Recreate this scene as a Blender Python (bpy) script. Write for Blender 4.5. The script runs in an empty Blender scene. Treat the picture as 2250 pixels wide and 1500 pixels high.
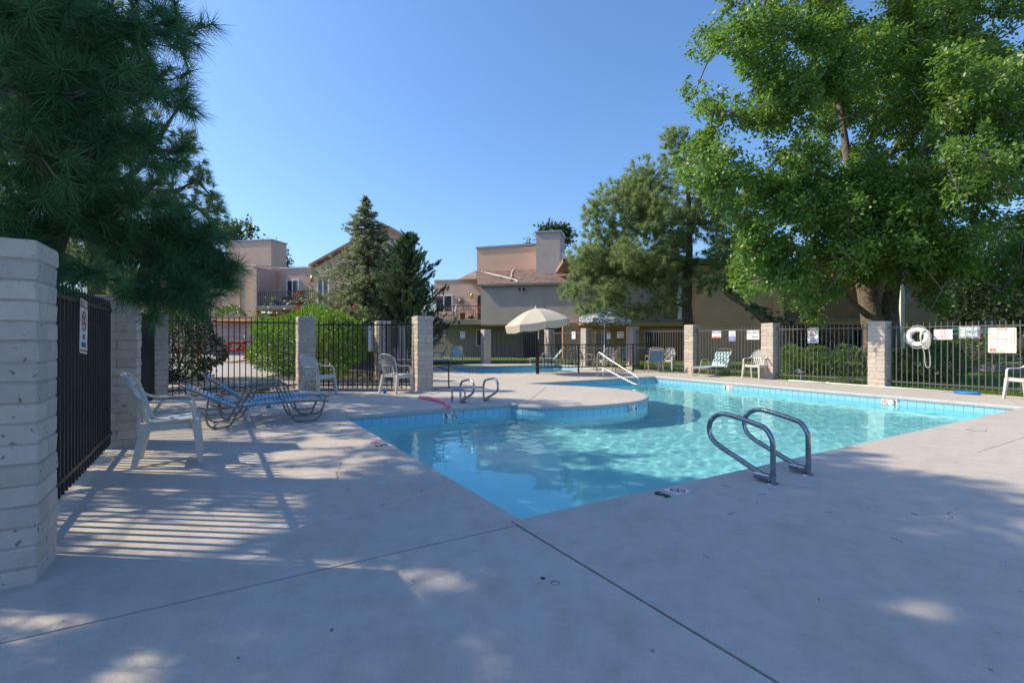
import bpy, bmesh, math, random
import numpy as np
from mathutils import Vector, Matrix
from mathutils.geometry import tessellate_polygon

random.seed(7)
rng = np.random.default_rng(11)
SC = bpy.context.scene
COL = SC.collection
R = math.radians
PI = math.pi

# ------------------------------------------------------------------ camera, sky, sun, exposure
CAM_H = 1.25
cam_d = bpy.data.cameras.new('camera')
cam = bpy.data.objects.new('camera', cam_d); COL.objects.link(cam)
cam.location = (0, 0, CAM_H); cam.rotation_euler = (R(90), 0, 0)
cam_d.sensor_width = 36.0; cam_d.lens = 1093 / 2250 * 36
cam_d.shift_y = -5 / 2250
cam_d.clip_start = 0.05; cam_d.clip_end = 3000
SC.camera = cam

SUN_EL = R(41)
SUN_AZ = Vector((-0.995, 0.095, 0)).normalized()            # towards the sun
TO_SUN = Vector((SUN_AZ.x * math.cos(SUN_EL), SUN_AZ.y * math.cos(SUN_EL), math.sin(SUN_EL)))
world = bpy.data.worlds.new('World'); SC.world = world; world.use_nodes = True
wn = world.node_tree; wn.nodes.clear()
sky = wn.nodes.new('ShaderNodeTexSky'); sky.sky_type = 'NISHITA'; sky.sun_disc = False
sky.sun_elevation = SUN_EL; sky.sun_rotation = math.atan2(SUN_AZ.x, SUN_AZ.y)
sky.altitude = 1600; sky.air_density = 1.5; sky.dust_density = 5.0; sky.ozone_density = 30.0
bg = wn.nodes.new('ShaderNodeBackground'); bg.inputs['Strength'].default_value = 0.114
wo = wn.nodes.new('ShaderNodeOutputWorld')
wn.links.new(sky.outputs[0], bg.inputs[0]); wn.links.new(bg.outputs[0], wo.inputs[0])
sun_d = bpy.data.lights.new('sun', 'SUN'); sun_d.energy = 3.0; sun_d.cycles.is_caustics_light = True; sun_d.angle = R(0.53); sun_d.color = (1.0, 0.87, 0.63)
sun = bpy.data.objects.new('sun', sun_d); COL.objects.link(sun)
sun.rotation_euler = TO_SUN.to_track_quat('Z', 'Y').to_euler(); sun.location = TO_SUN * 40
SC.view_settings.view_transform = 'Standard'; SC.view_settings.look = 'None'
SC.view_settings.gamma = 1.0; SC.view_settings.use_curve_mapping = False
SC.view_settings.exposure = 0.95
SC.render.engine = 'CYCLES'
SC.cycles.use_denoising = True
SC.cycles.max_bounces = 16; SC.cycles.transparent_max_bounces = 12; SC.cycles.transmission_bounces = 14
SC.cycles.diffuse_bounces = 7; SC.cycles.glossy_bounces = 6; SC.cycles.caustics_reflective = False; SC.cycles.caustics_refractive = True; SC.cycles.blur_glossy = 0.5
SC.cycles.sample_clamp_indirect = 6

# ------------------------------------------------------------------ helpers
TH = R(31.3); CU, SU = math.cos(TH), math.sin(TH)
P0 = (0.057, 3.459)
def W(u, v, z=0.0):                     # pool frame (u along the near edge, v along the left edge) -> world
    return Vector((P0[0] + u * CU - v * SU, P0[1] + u * SU + v * CU, z))
def GP(px, py, z=0.0):                  # a ground point read from the photograph's perspective, in metres
    Y = 1093 * (CAM_H - z) / (py - 745); return Vector(((px - 1125) / 1093 * Y, Y, z))
def AT(px, py, Y):
    return Vector(((px - 1125) / 1093 * Y, Y, CAM_H + (745 - py) / 1093 * Y))

INV = {}
def place(o, M, parent):
    if parent is None:
        o.matrix_basis = M
    else:
        o.parent = parent; o.matrix_basis = M
def props(o, label=None, cat=None, group=None, kind=None):
    if label: o['label'] = label
    if cat: o['category'] = cat
    if group: o['group'] = group
    if kind: o['kind'] = kind
    return o
def thing(name, label, cat, loc=(0, 0, 0), rz=0.0, group=None, M=None):
    o = bpy.data.objects.new(name, None); COL.objects.link(o); o.empty_display_size = 0.1
    o.matrix_basis = M if M is not None else Matrix.Translation(Vector(loc)) @ Matrix.Rotation(rz, 4, 'Z')
    INV[o.name] = o.matrix_basis.inverted()
    return props(o, label, cat, group)

class MB:
    def __init__(s): s.v = []; s.f = []
    def add(s, vs, fs):
        b = len(s.v); s.v.extend([tuple(x) for x in vs]); s.f.extend([tuple(i + b for i in f) for f in fs]); return s
    def box(s, a, b, M=None):
        x0, y0, z0 = a; x1, y1, z1 = b
        vs = [Vector(p) for p in ((x0,y0,z0),(x1,y0,z0),(x1,y1,z0),(x0,y1,z0),(x0,y0,z1),(x1,y0,z1),(x1,y1,z1),(x0,y1,z1))]
        if M is not None: vs = [M @ p for p in vs]
        return s.add(vs, [(0,3,2,1),(4,5,6,7),(0,1,5,4),(1,2,6,5),(2,3,7,6),(3,0,4,7)])
    def cbox(s, c, d, b=0.01, M=None, jit=0.0, rnd=random):
        hx, hy, hz = d[0]/2, d[1]/2, d[2]/2; idx = {}; vs = []
        for sx in (-1,1):
            for sy in (-1,1):
                for sz in (-1,1):
                    for ax in range(3):
                        p = [sx*(hx-b), sy*(hy-b), sz*(hz-b)]; p[ax] = (sx*hx, sy*hy, sz*hz)[ax]
                        if jit: p = [q + rnd.uniform(-jit, jit) for q in p]
                        idx[(sx,sy,sz,ax)] = len(vs); v = Vector(p) + Vector(c)
                        vs.append(M @ v if M is not None else v)
        F = []
        for ax in range(3):
            a1, a2 = (ax+1) % 3, (ax+2) % 3
            for sg in (-1,1):
                q = []
                for s1, s2 in ((-1,-1),(1,-1),(1,1),(-1,1)):
                    k = [0,0,0]; k[ax] = sg; k[a1] = s1; k[a2] = s2; q.append(idx[(k[0],k[1],k[2],ax)])
                F.append(q if sg > 0 else q[::-1])
            for s1 in (-1,1):
                for s2 in (-1,1):
                    k0 = [0,0,0]; k0[a1] = s1; k0[a2] = s2; k1 = k0[:]; k0[ax] = -1; k1[ax] = 1
                    q = [idx[(*k0,a1)], idx[(*k1,a1)], idx[(*k1,a2)], idx[(*k0,a2)]]
                    F.append(q if s1*s2 > 0 else q[::-1])
        for sx in (-1,1):
            for sy in (-1,1):
                for sz in (-1,1):
                    q = [idx[(sx,sy,sz,k)] for k in range(3)]; F.append(q if sx*sy*sz > 0 else q[::-1])
        return s.add(vs, F)
    def tube(s, pts, r, n=8, closed=False, flat=1.0, up=None, rads=None, caps=True):
        pts = [Vector(p) for p in pts]; m = len(pts); rings = []
        up = Vector(up) if up is not None else None; prev = None
        for i, p in enumerate(pts):
            if closed: t = pts[(i+1) % m] - pts[i-1]
            else: t = pts[min(i+1, m-1)] - pts[max(i-1, 0)]
            t = t.normalized() if t.length > 1e-9 else Vector((0,0,1))
            if up is not None: a = up - t * up.dot(t)
            elif prev is None:
                g = Vector((0,0,1)) if abs(t.z) < 0.9 else Vector((1,0,0)); a = g - t * g.dot(t)
            else: a = prev - t * prev.dot(t)
            if a.length < 1e-6: a = t.orthogonal()
            a.normalize(); prev = a; b = t.cross(a); rr = rads[i] if rads else r
            rings.append([p + a * (rr*flat*math.cos(2*PI*k/n)) + b * (rr*math.sin(2*PI*k/n)) for k in range(n)])
        vs = [q for g in rings for q in g]; F = []
        for i in range(m if closed else m-1):
            j = (i+1) % m
            for k in range(n): F.append((i*n+k, i*n+(k+1) % n, j*n+(k+1) % n, j*n+k))
        if not closed and caps: F.append(tuple(range(n))[::-1]); F.append(tuple((m-1)*n+k for k in range(n)))
        return s.add(vs, F)
    def lathe(s, prof, n=16, M=None):
        vs = []; F = []
        for r, z in prof:
            for k in range(n):
                v = Vector((r*math.cos(2*PI*k/n), r*math.sin(2*PI*k/n), z)); vs.append(M @ v if M is not None else v)
        for i in range(len(prof)-1):
            for k in range(n): F.append((i*n+k, i*n+(k+1) % n, (i+1)*n+(k+1) % n, (i+1)*n+k))
        return s.add(vs, F)
    def poly(s, pts): return s.add(pts, [tuple(range(len(pts)))])
    def prism(s, poly, z0, z1, top=True, bottom=True):
        n = len(poly); vs = [(p[0],p[1],z0) for p in poly] + [(p[0],p[1],z1) for p in poly]
        F = [(i,(i+1) % n, n+(i+1) % n, n+i) for i in range(n)]
        if top: F.append(tuple(range(n, 2*n)))
        if bottom: F.append(tuple(range(n))[::-1])
        return s.add(vs, F)
    def mesh(s, name, mat, smooth=False):
        me = bpy.data.meshes.new(name); me.from_pydata([tuple(v) for v in s.v], [], s.f)
        if mat: me.materials.append(mat)
        if smooth:
            me.polygons.foreach_set('use_smooth', [True]*len(me.polygons)); me.update()
            if smooth is not True: me.set_sharp_from_angle(angle=R(smooth))
        me.update(); return me
    def build(s, name, mat, parent=None, smooth=False, world=False, M=None):
        if world and parent is not None:
            I = INV[parent.name]; s.v = [tuple(I @ Vector(v)) for v in s.v]
        o = bpy.data.objects.new(name, s.mesh(name, mat, smooth)); COL.objects.link(o)
        if M is not None: o.matrix_basis = M
        if parent is not None: o.parent = parent
        return o
def inst(name, mesh, parent, M=None):
    o = bpy.data.objects.new(name, mesh); COL.objects.link(o)
    if parent is not None: o.parent = parent
    if M is not None: o.matrix_basis = M
    return o
def T(x, y, z): return Matrix.Translation((x, y, z))
def copy_tree(o, parent=None):
    c = o.copy(); COL.objects.link(c)
    if parent is not None: c.parent = parent
    for ch in list(o.children): copy_tree(ch, c)
    return c
def np_mesh(name, V, F, mat, parent=None, world=True):
    me = bpy.data.meshes.new(name); V = np.asarray(V, dtype=np.float64)
    if parent is not None and world:
        I = np.array(INV[parent.name]); V = V @ I[:3,:3].T + I[:3,3]
    k = F.shape[1]; me.vertices.add(len(V)); me.vertices.foreach_set('co', V.astype(np.float32).ravel())
    me.loops.add(F.size); me.loops.foreach_set('vertex_index', F.astype(np.int32).ravel())
    me.polygons.add(len(F)); me.polygons.foreach_set('loop_start', np.arange(0, F.size, k, dtype=np.int32))
    me.update(calc_edges=True); me.materials.append(mat)
    o = bpy.data.objects.new(name, me); COL.objects.link(o)
    if parent is not None: o.parent = parent
    return o
def catmull(pts, n=6, closed=False):
    pts = [Vector(p) for p in pts]; out = []; m = len(pts)
    for i in range(m if closed else m-1):
        if closed: a, b, c, d = pts[i-1], pts[i], pts[(i+1) % m], pts[(i+2) % m]
        else: a, b, c, d = pts[max(i-1,0)], pts[i], pts[i+1], pts[min(i+2,m-1)]
        for k in range(n):
            t = k/n
            out.append(0.5*((2*b)+(c-a)*t+(2*a-5*b+4*c-d)*t*t+(3*b-a-3*c+d)*t**3))
    if not closed: out.append(pts[-1])
    return out
def text_obj(txt, size, mat, parent, M, squeeze=1.0, bold=0.0, name='lettering', align='CENTER'):
    cu = bpy.data.curves.new('t', 'FONT'); cu.body = txt; cu.size = size; cu.align_x = align; cu.align_y = 'CENTER'
    cu.resolution_u = 2; cu.offset = bold
    to = bpy.data.objects.new('t', cu); COL.objects.link(to)
    bpy.context.view_layer.update()
    me = bpy.data.meshes.new_from_object(to.evaluated_get(bpy.context.evaluated_depsgraph_get()))
    bpy.data.objects.remove(to); bpy.data.curves.remove(cu)
    for v in me.vertices: v.co.x *= squeeze
    me.materials.clear(); me.materials.append(mat); me.name = name
    return inst(name, me, parent, M)

# ------------------------------------------------------------------ materials
def mat(name, col, rough=0.7, var=0.0, scale=4.0, bump=0.0, bscale=60.0, metal=0.0, spec=0.5, col2=None, detail=6, trans=0.0, tcol=None, sheen=0.0, coat=0.0):
    m = bpy.data.materials.new(name); m.use_nodes = True; nt = m.node_tree; N = nt.nodes; L = nt.links
    b = N['Principled BSDF']; b.inputs['Roughness'].default_value = rough; b.inputs['Metallic'].default_value = metal
    b.inputs['Specular IOR Level'].default_value = spec
    if coat: b.inputs['Coat Weight'].default_value = coat
    b.inputs['Base Color'].default_value = (*col, 1)
    tc = N.new('ShaderNodeTexCoord')
    if var or col2:
        nz = N.new('ShaderNodeTexNoise'); nz.inputs['Scale'].default_value = scale; nz.inputs['Detail'].default_value = detail
        L.new(tc.outputs['Object'], nz.inputs['Vector'])
        rp = N.new('ShaderNodeValToRGB'); rp.color_ramp.elements[0].position = 0.32; rp.color_ramp.elements[1].position = 0.68
        c2 = col2 or tuple(min(1, c*(1+var)) for c in col); c1 = col if col2 else tuple(c*(1-var) for c in col)
        rp.color_ramp.elements[0].color = (*c1, 1); rp.color_ramp.elements[1].color = (*c2, 1)
        L.new(nz.outputs[0], rp.inputs[0]); L.new(rp.outputs[0], b.inputs['Base Color'])
    if bump:
        n2 = N.new('ShaderNodeTexNoise'); n2.inputs['Scale'].default_value = bscale; n2.inputs['Detail'].default_value = 8
        L.new(tc.outputs['Object'], n2.inputs['Vector'])
        bp = N.new('ShaderNodeBump'); bp.inputs['Strength'].default_value = bump; bp.inputs['Distance'].default_value = 0.02
        L.new(n2.outputs[0], bp.inputs['Height']); L.new(bp.outputs[0], b.inputs['Normal'])
    if trans:
        tr = N.new('ShaderNodeBsdfTranslucent'); tr.inputs[0].default_value = (*(tcol or col), 1)
        mx = N.new('ShaderNodeMixShader'); mx.inputs[0].default_value = trans
        L.new(b.outputs[0], mx.inputs[1]); L.new(tr.outputs[0], mx.inputs[2]); L.new(mx.outputs[0], N['Material Output'].inputs[0])
        m['t'] = 1
    return m

def deck_mat():
    m = mat('painted_concrete', (0.42, 0.385, 0.36), 0.72, bump=0.22, bscale=45, spec=0.3)
    nt = m.node_tree; N = nt.nodes; L = nt.links; b = N['Principled BSDF']
    geo = N.new('ShaderNodeNewGeometry')
    a = N.new('ShaderNodeTexNoise'); a.inputs['Scale'].default_value = 0.55; a.inputs['Detail'].default_value = 9; a.inputs['Roughness'].default_value = 0.62
    c = N.new('ShaderNodeTexNoise'); c.inputs['Scale'].default_value = 7; c.inputs['Detail'].default_value = 8; c.inputs['Roughness'].default_value = 0.7
    d = N.new('ShaderNodeTexNoise'); d.inputs['Scale'].default_value = 130; d.inputs['Detail'].default_value = 3
    for n in (a, c, d): L.new(geo.outputs['Position'], n.inputs['Vector'])
    r1 = N.new('ShaderNodeValToRGB'); r1.color_ramp.elements[0].position = 0.3; r1.color_ramp.elements[1].position = 0.72
    r1.color_ramp.elements[0].color = (0.49, 0.44, 0.395, 1); r1.color_ramp.elements[1].color = (0.555, 0.50, 0.455, 1)
    L.new(a.outputs[0], r1.inputs[0])
    r2 = N.new('ShaderNodeValToRGB'); r2.color_ramp.elements[0].position = 0.25; r2.color_ramp.elements[1].position = 0.55
    r2.color_ramp.elements[0].color = (0.82, 0.81, 0.80, 1); r2.color_ramp.elements[1].color = (1, 1, 1, 1)
    L.new(c.outputs[0], r2.inputs[0])
    r3 = N.new('ShaderNodeValToRGB'); r3.color_ramp.elements[0].position = 0.25; r3.color_ramp.elements[1].position = 0.40
    r3.color_ramp.elements[0].color = (0.62, 0.6, 0.58, 1); r3.color_ramp.elements[1].color = (1, 1, 1, 1)
    L.new(d.outputs[0], r3.inputs[0])
    m1 = N.new('ShaderNodeMixRGB'); m1.blend_type = 'MULTIPLY'; m1.inputs[0].default_value = 1
    m2 = N.new('ShaderNodeMixRGB'); m2.blend_type = 'MULTIPLY'; m2.inputs[0].default_value = 0.85
    L.new(r1.outputs[0], m1.inputs[1]); L.new(r2.outputs[0], m1.inputs[2]); L.new(m1.outputs[0], m2.inputs[1]); L.new(r3.outputs[0], m2.inputs[2])
    e = N.new('ShaderNodeTexNoise'); e.inputs['Scale'].default_value = 1.7; e.inputs['Detail'].default_value = 12; e.inputs['Roughness'].default_value = 0.7; L.new(geo.outputs['Position'], e.inputs['Vector'])
    r4 = N.new('ShaderNodeValToRGB'); r4.color_ramp.elements[0].position = 0.40; r4.color_ramp.elements[1].position = 0.50
    r4.color_ramp.elements[0].color = (0.93, 0.925, 0.92, 1); r4.color_ramp.elements[1].color = (1, 1, 1, 1); L.new(e.outputs[0], r4.inputs[0])
    m4 = N.new('ShaderNodeMixRGB'); m4.blend_type = 'MULTIPLY'; m4.inputs[0].default_value = 1; L.new(m2.outputs[0], m4.inputs[1]); L.new(r4.outputs[0], m4.inputs[2]); m2 = m4
    # hairline cracks in the paint
    v = N.new('ShaderNodeTexVoronoi'); v.feature = 'DISTANCE_TO_EDGE'; v.inputs['Scale'].default_value = 0.42
    wv = N.new('ShaderNodeTexNoise'); wv.inputs['Scale'].default_value = 3.0; wv.inputs['Detail'].default_value = 6
    L.new(geo.outputs['Position'], wv.inputs['Vector'])
    av = N.new('ShaderNodeVectorMath'); av.operation = 'MULTIPLY_ADD'; av.inputs[1].default_value = (0.22, 0.22, 0.22)
    L.new(wv.outputs['Color'], av.inputs[0]); L.new(geo.outputs['Position'], av.inputs[2]); L.new(av.outputs[0], v.inputs['Vector'])
    lt = N.new('ShaderNodeMath'); lt.operation = 'LESS_THAN'; lt.inputs[1].default_value = 0.0018; L.new(v.outputs[0], lt.inputs[0])
    g = N.new('ShaderNodeMath'); g.operation = 'GREATER_THAN'; g.inputs[1].default_value = 0.53; L.new(a.outputs[0], g.inputs[0])
    mm = N.new('ShaderNodeMath'); mm.operation = 'MULTIPLY'; L.new(lt.outputs[0], mm.inputs[0]); L.new(g.outputs[0], mm.inputs[1])
    m3 = N.new('ShaderNodeMixRGB'); m3.inputs[2].default_value = (0.22, 0.20, 0.185, 1); L.new(mm.outputs[0], m3.inputs[0]); L.new(m2.outputs[0], m3.inputs[1])
    L.new(m3.outputs[0], b.inputs['Base Color'])
    return m

def brick_mat(name, col):
    m = mat(name, col, 0.8, spec=0.25); nt = m.node_tree; N = nt.nodes; L = nt.links; b = N['Principled BSDF']
    geo = N.new('ShaderNodeNewGeometry')
    a = N.new('ShaderNodeTexNoise'); a.inputs['Scale'].default_value = 9; a.inputs['Detail'].default_value = 8; a.inputs['Roughness'].default_value = 0.65
    c = N.new('ShaderNodeTexNoise'); c.inputs['Scale'].default_value = 26; c.inputs['Detail'].default_value = 5
    for n in (a, c): L.new(geo.outputs['Position'], n.inputs['Vector'])
    r = N.new('ShaderNodeValToRGB'); e = r.color_ramp.elements; e[0].position = 0.29; e[1].position = 0.37
    e[0].color = (col[0]*0.35, col[1]*0.33, col[2]*0.3, 1); e[1].color = (*col, 1)
    L.new(c.outputs[0], r.inputs[0])
    r2 = N.new('ShaderNodeValToRGB'); r2.color_ramp.elements[0].position = 0.3; r2.color_ramp.elements[1].position = 0.6
    r2.color_ramp.elements[0].color = (0.86, 0.85, 0.83, 1); r2.color_ramp.elements[1].color = (1, 1, 1, 1); L.new(a.outputs[0], r2.inputs[0])
    mx = N.new('ShaderNodeMixRGB'); mx.blend_type = 'MULTIPLY'; mx.inputs[0].default_value = 1
    L.new(r.outputs[0], mx.inputs[1]); L.new(r2.outputs[0], mx.inputs[2])
    oi = N.new('ShaderNodeObjectInfo'); mr = N.new('ShaderNodeMapRange'); mr.inputs[3].default_value = 0.86; mr.inputs[4].default_value = 1.07
    L.new(oi.outputs['Random'], mr.inputs[0]); mv = N.new('ShaderNodeMixRGB'); mv.blend_type = 'MULTIPLY'; mv.inputs[0].default_value = 1
    L.new(mx.outputs[0], mv.inputs[1]); L.new(mr.outputs[0], mv.inputs[2]); L.new(mv.outputs[0], b.inputs['Base Color'])
    bp = N.new('ShaderNodeBump'); bp.inputs['Strength'].default_value = 0.8; bp.inputs['Distance'].default_value = 0.016
    L.new(a.outputs[0], bp.inputs['Height']); L.new(bp.outputs[0], b.inputs['Normal'])
    return m

def water_mat():
    m = bpy.data.materials.new('pool_water'); m.use_nodes = True; nt = m.node_tree; N = nt.nodes; L = nt.links
    N.remove(N['Principled BSDF'])
    g = N.new('ShaderNodeBsdfGlass'); g.inputs['IOR'].default_value = 1.33; g.inputs['Roughness'].default_value = 0.0
    g.inputs['Color'].default_value = (0.60, 0.965, 1.0, 1)
    L.new(g.outputs[0], N['Material Output'].inputs[0]); return m

def glass_mat(name, tint=(0.03, 0.035, 0.045)):
    return mat(name, tint, 0.06, spec=0.8)

def leaf_mat(name, c1, c2, tcol, trans=0.35, scale=1.4, rough=0.45, spec=0.45):
    return mat(name, c1, rough, col2=c2, scale=scale, detail=3, trans=trans, tcol=tcol, spec=spec)

def clear_mat(name):
    m = bpy.data.materials.new(name); m.use_nodes = True; N = m.node_tree.nodes; L = m.node_tree.links
    b = N['Principled BSDF']; b.inputs['Roughness'].default_value = 0.1; b.inputs['Base Color'].default_value = (0.8, 0.85, 0.9, 1)
    tr = N.new('ShaderNodeBsdfTransparent'); mx = N.new('ShaderNodeMixShader'); mx.inputs[0].default_value = 0.6
    L.new(b.outputs[0], mx.inputs[1]); L.new(tr.outputs[0], mx.inputs[2]); L.new(mx.outputs[0], N['Material Output'].inputs[0]); return m

def floral_mat():
    m = mat('floral_cloth', (0.03, 0.06, 0.05), 0.8); N = m.node_tree.nodes; L = m.node_tree.links; b = N['Principled BSDF']
    tc = N.new('ShaderNodeTexCoord'); v = N.new('ShaderNodeTexVoronoi'); v.inputs['Scale'].default_value = 9.5; L.new(tc.outputs['Object'], v.inputs['Vector'])
    r = N.new('ShaderNodeValToRGB'); r.color_ramp.interpolation = 'CONSTANT'; e = r.color_ramp.elements
    e[0].position = 0; e[0].color = (0.16, 0.18, 0.10, 1); e[1].position = 0.14; e[1].color = (0.66, 0.63, 0.57, 1)
    x = e.new(0.44); x.color = (0.045, 0.075, 0.068, 1)
    L.new(v.outputs['Distance'], r.inputs[0])
    n = N.new('ShaderNodeTexNoise'); n.inputs['Scale'].default_value = 22; L.new(tc.outputs['Object'], n.inputs['Vector'])
    g = N.new('ShaderNodeMath'); g.operation = 'GREATER_THAN'; g.inputs[1].default_value = 0.50; L.new(n.outputs[0], g.inputs[0])
    mx = N.new('ShaderNodeMixRGB'); mx.inputs[2].default_value = (0.46, 0.50, 0.48, 1); L.new(r.outputs[0], mx.inputs[1])
    k = N.new('ShaderNodeMath'); k.operation = 'MULTIPLY'; k.inputs[1].default_value = 0.75; L.new(g.outputs[0], k.inputs[0]); L.new(k.outputs[0], mx.inputs[0])
    L.new(mx.outputs[0], b.inputs['Base Color']); return m

def shingle_mat():
    m = mat('shingle', (0.21, 0.145, 0.125), 0.9); N = m.node_tree.nodes; L = m.node_tree.links; b = N['Principled BSDF']
    tc = N.new('ShaderNodeTexCoord'); v = N.new('ShaderNodeTexVoronoi'); v.inputs['Scale'].default_value = 4.0; L.new(tc.outputs['Object'], v.inputs['Vector'])
    r = N.new('ShaderNodeValToRGB'); r.color_ramp.elements[0].color = (0.20, 0.135, 0.115, 1); r.color_ramp.elements[1].color = (0.38, 0.26, 0.21, 1)
    L.new(v.outputs['Color'], r.inputs[0]); L.new(r.outputs[0], b.inputs['Base Color']); return m

M = {}
M['deck'] = deck_mat()
M['joint'] = mat('joint_filler', (0.03, 0.028, 0.027), 0.95)
M['joint_light'] = mat('pale_joint_filler', (0.6, 0.52, 0.46), 0.9)
M['coping'] = mat('coping', (0.44, 0.43, 0.415), 0.65, var=0.06, scale=6, bump=0.1)
M['plaster'] = mat('pool_plaster', (0.89, 0.955, 1.0), 0.8, var=0.04, scale=1.5)
M['tile'] = mat('pool_tile', (0.27, 0.54, 0.72), 0.25, var=0.10, scale=2.2)
M['grout'] = mat('grout', (0.46, 0.60, 0.66), 0.8)
M['water'] = water_mat()
M['brick'] = brick_mat('painted_slump_block', (0.56, 0.485, 0.43))
M['brick_mauve'] = brick_mat('mauve_block', (0.50, 0.40, 0.37))
M['mortar'] = mat('mortar', (0.40, 0.35, 0.315), 0.95, bump=0.3)
M['black'] = mat('black_iron', (0.012, 0.012, 0.014), 0.42)
M['grey_iron'] = mat('grey_iron', (0.10, 0.10, 0.105), 0.5)
M['steel'] = mat('steel_tube', (0.42, 0.43, 0.45), 0.38, metal=1.0, var=0.15, scale=30)
M['dull_steel'] = mat('dull_steel_tube', (0.33, 0.35, 0.38), 0.2, metal=1.0, var=0.2, scale=25)
M['white_plastic'] = mat('white_plastic', (0.54, 0.52, 0.49), 0.38, var=0.05, scale=8)
M['white_paint'] = mat('white_paint', (0.78, 0.78, 0.77), 0.5)
M['frame_beige'] = mat('beige_tube', (0.40, 0.35, 0.28), 0.4)
M['frame_bronze'] = mat('bronze_tube', (0.20, 0.18, 0.155), 0.4, var=0.2, scale=20)
M['strap_blue'] = mat('blue_strap', (0.10, 0.36, 0.60), 0.5, var=0.18, scale=14)
M['strap_tan'] = mat('faded_strap', (0.55, 0.40, 0.34), 0.6, var=0.15, scale=14)
M['strap_aqua'] = mat('aqua_strap', (0.33, 0.55, 0.62), 0.5, var=0.08, scale=10)
M['strap_denim'] = mat('denim_strap', (0.09, 0.20, 0.36), 0.55, var=0.1, scale=10)
M['stucco_pink'] = mat('pink_stucco', (0.64, 0.45, 0.36), 0.92, var=0.09, scale=1.2, bump=0.35, bscale=18)
M['stucco_warm'] = mat('warm_stucco', (0.68, 0.45, 0.32), 0.92, var=0.06, scale=1.0, bump=0.3, bscale=18)
M['stucco_grey'] = mat('grey_stucco', (0.47, 0.40, 0.355), 0.92, var=0.08, scale=1.0, bump=0.5, bscale=14)
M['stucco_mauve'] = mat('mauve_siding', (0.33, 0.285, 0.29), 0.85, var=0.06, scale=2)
M['stucco_tan'] = mat('tan_stucco', (0.64, 0.38, 0.225), 0.92, var=0.08, scale=1.2, bump=0.3, bscale=18)
M['stucco_taupe'] = mat('taupe_stucco', (0.40, 0.30, 0.23), 0.92, var=0.08, scale=1.2, bump=0.5, bscale=14)
M['soffit'] = mat('brown_soffit', (0.38, 0.24, 0.12), 0.8)
M['fascia'] = mat('fascia_board', (0.20, 0.20, 0.175), 0.7)
M['flashing'] = mat('roof_flashing', (0.30, 0.33, 0.38), 0.4, metal=0.4)
M['roof_white'] = mat('white_parapet_cap', (0.72, 0.70, 0.66), 0.7)
M['shingle'] = shingle_mat()
M['wood_slat'] = mat('brown_slat', (0.28, 0.17, 0.10), 0.8, var=0.2, scale=6)
M['glass'] = glass_mat('window_glass')
M['door_dark'] = mat('navy_door', (0.018, 0.025, 0.06), 0.5)
M['curtain'] = mat('curtain', (0.30, 0.27, 0.22), 0.9, var=0.2, scale=9)
M['cream_cloth'] = mat('cream_canvas', (0.60, 0.545, 0.45), 0.9, var=0.05, scale=5, trans=0.18, tcol=(0.6, 0.54, 0.42))
M['floral'] = floral_mat()
M['sign_white'] = mat('sign_white', (0.80, 0.80, 0.79), 0.45)
M['sign_cream'] = mat('sign_cream', (0.78, 0.76, 0.64), 0.5)
M['sign_red'] = mat('sign_red', (0.62, 0.06, 0.04), 0.5)
M['sign_blue'] = mat('sign_blue', (0.10, 0.09, 0.42), 0.5)
M['sign_navy'] = mat('sign_navy', (0.06, 0.07, 0.20), 0.5)
M['sign_black'] = mat('sign_black', (0.015, 0.015, 0.02), 0.5)
M['print_grey'] = mat('print_grey', (0.35, 0.38, 0.42), 0.6)
M['pink_foam'] = mat('pink_foam', (0.90, 0.22, 0.36), 0.75, var=0.06, scale=5)
M['ring_white'] = mat('ring_white', (0.80, 0.80, 0.80), 0.5)
M['rope'] = mat('rope', (0.62, 0.60, 0.55), 0.9, bump=0.4, bscale=150)
M['blue_plastic'] = mat('blue_plastic', (0.02, 0.18, 0.62), 0.4)
M['teal_cord'] = mat('teal_cord', (0.05, 0.40, 0.34), 0.6)
M['clear'] = clear_mat('clear_plastic')
M['magenta'] = mat('magenta_plastic', (0.5, 0.04, 0.45), 0.5)
M['table_top'] = mat('grey_table_top', (0.10, 0.10, 0.115), 0.5)
M['red_wood'] = mat('red_painted_wood', (0.46, 0.045, 0.02), 0.65, var=0.15, scale=8, bump=0.1)
M['terracotta'] = mat('terracotta', (0.42, 0.13, 0.06), 0.8)
M['brass'] = mat('brass', (0.5, 0.35, 0.1), 0.35, metal=1)
M['bark'] = mat('bark', (0.09, 0.065, 0.045), 0.95, col2=(0.20, 0.155, 0.115), scale=14, bump=0.9, bscale=16)
M['bark_pale'] = mat('pale_bark', (0.16, 0.13, 0.10), 0.95, col2=(0.34, 0.30, 0.25), scale=9, bump=0.9, bscale=14)
M['bark_mid'] = mat('grey_brown_bark', (0.085, 0.065, 0.05), 0.95, col2=(0.22, 0.18, 0.145), scale=9, bump=0.9, bscale=14)
M['twig'] = mat('twig', (0.16, 0.14, 0.12), 0.9)
M['twig_pale'] = mat('pale_twig', (0.32, 0.29, 0.25), 0.9)
M['needle_dark'] = leaf_mat('dark_pine_needle', (0.038, 0.125, 0.058), (0.085, 0.205, 0.088), (0.11, 0.28, 0.085), 0.32, 2.0)
M['needle_olive'] = leaf_mat('olive_pine_needle', (0.165, 0.245, 0.10), (0.26, 0.335, 0.165), (0.38, 0.50, 0.18), 0.45, 0.9)
M['needle_grey'] = leaf_mat('grey_cedar_spray', (0.19, 0.215, 0.13), (0.28, 0.29, 0.19), (0.34, 0.42, 0.2), 0.42, 0.8)
M['needle_deep'] = leaf_mat('deep_juniper_spray', (0.04, 0.09, 0.045), (0.085, 0.16, 0.07), (0.1, 0.2, 0.07), 0.3, 0.9)
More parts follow.
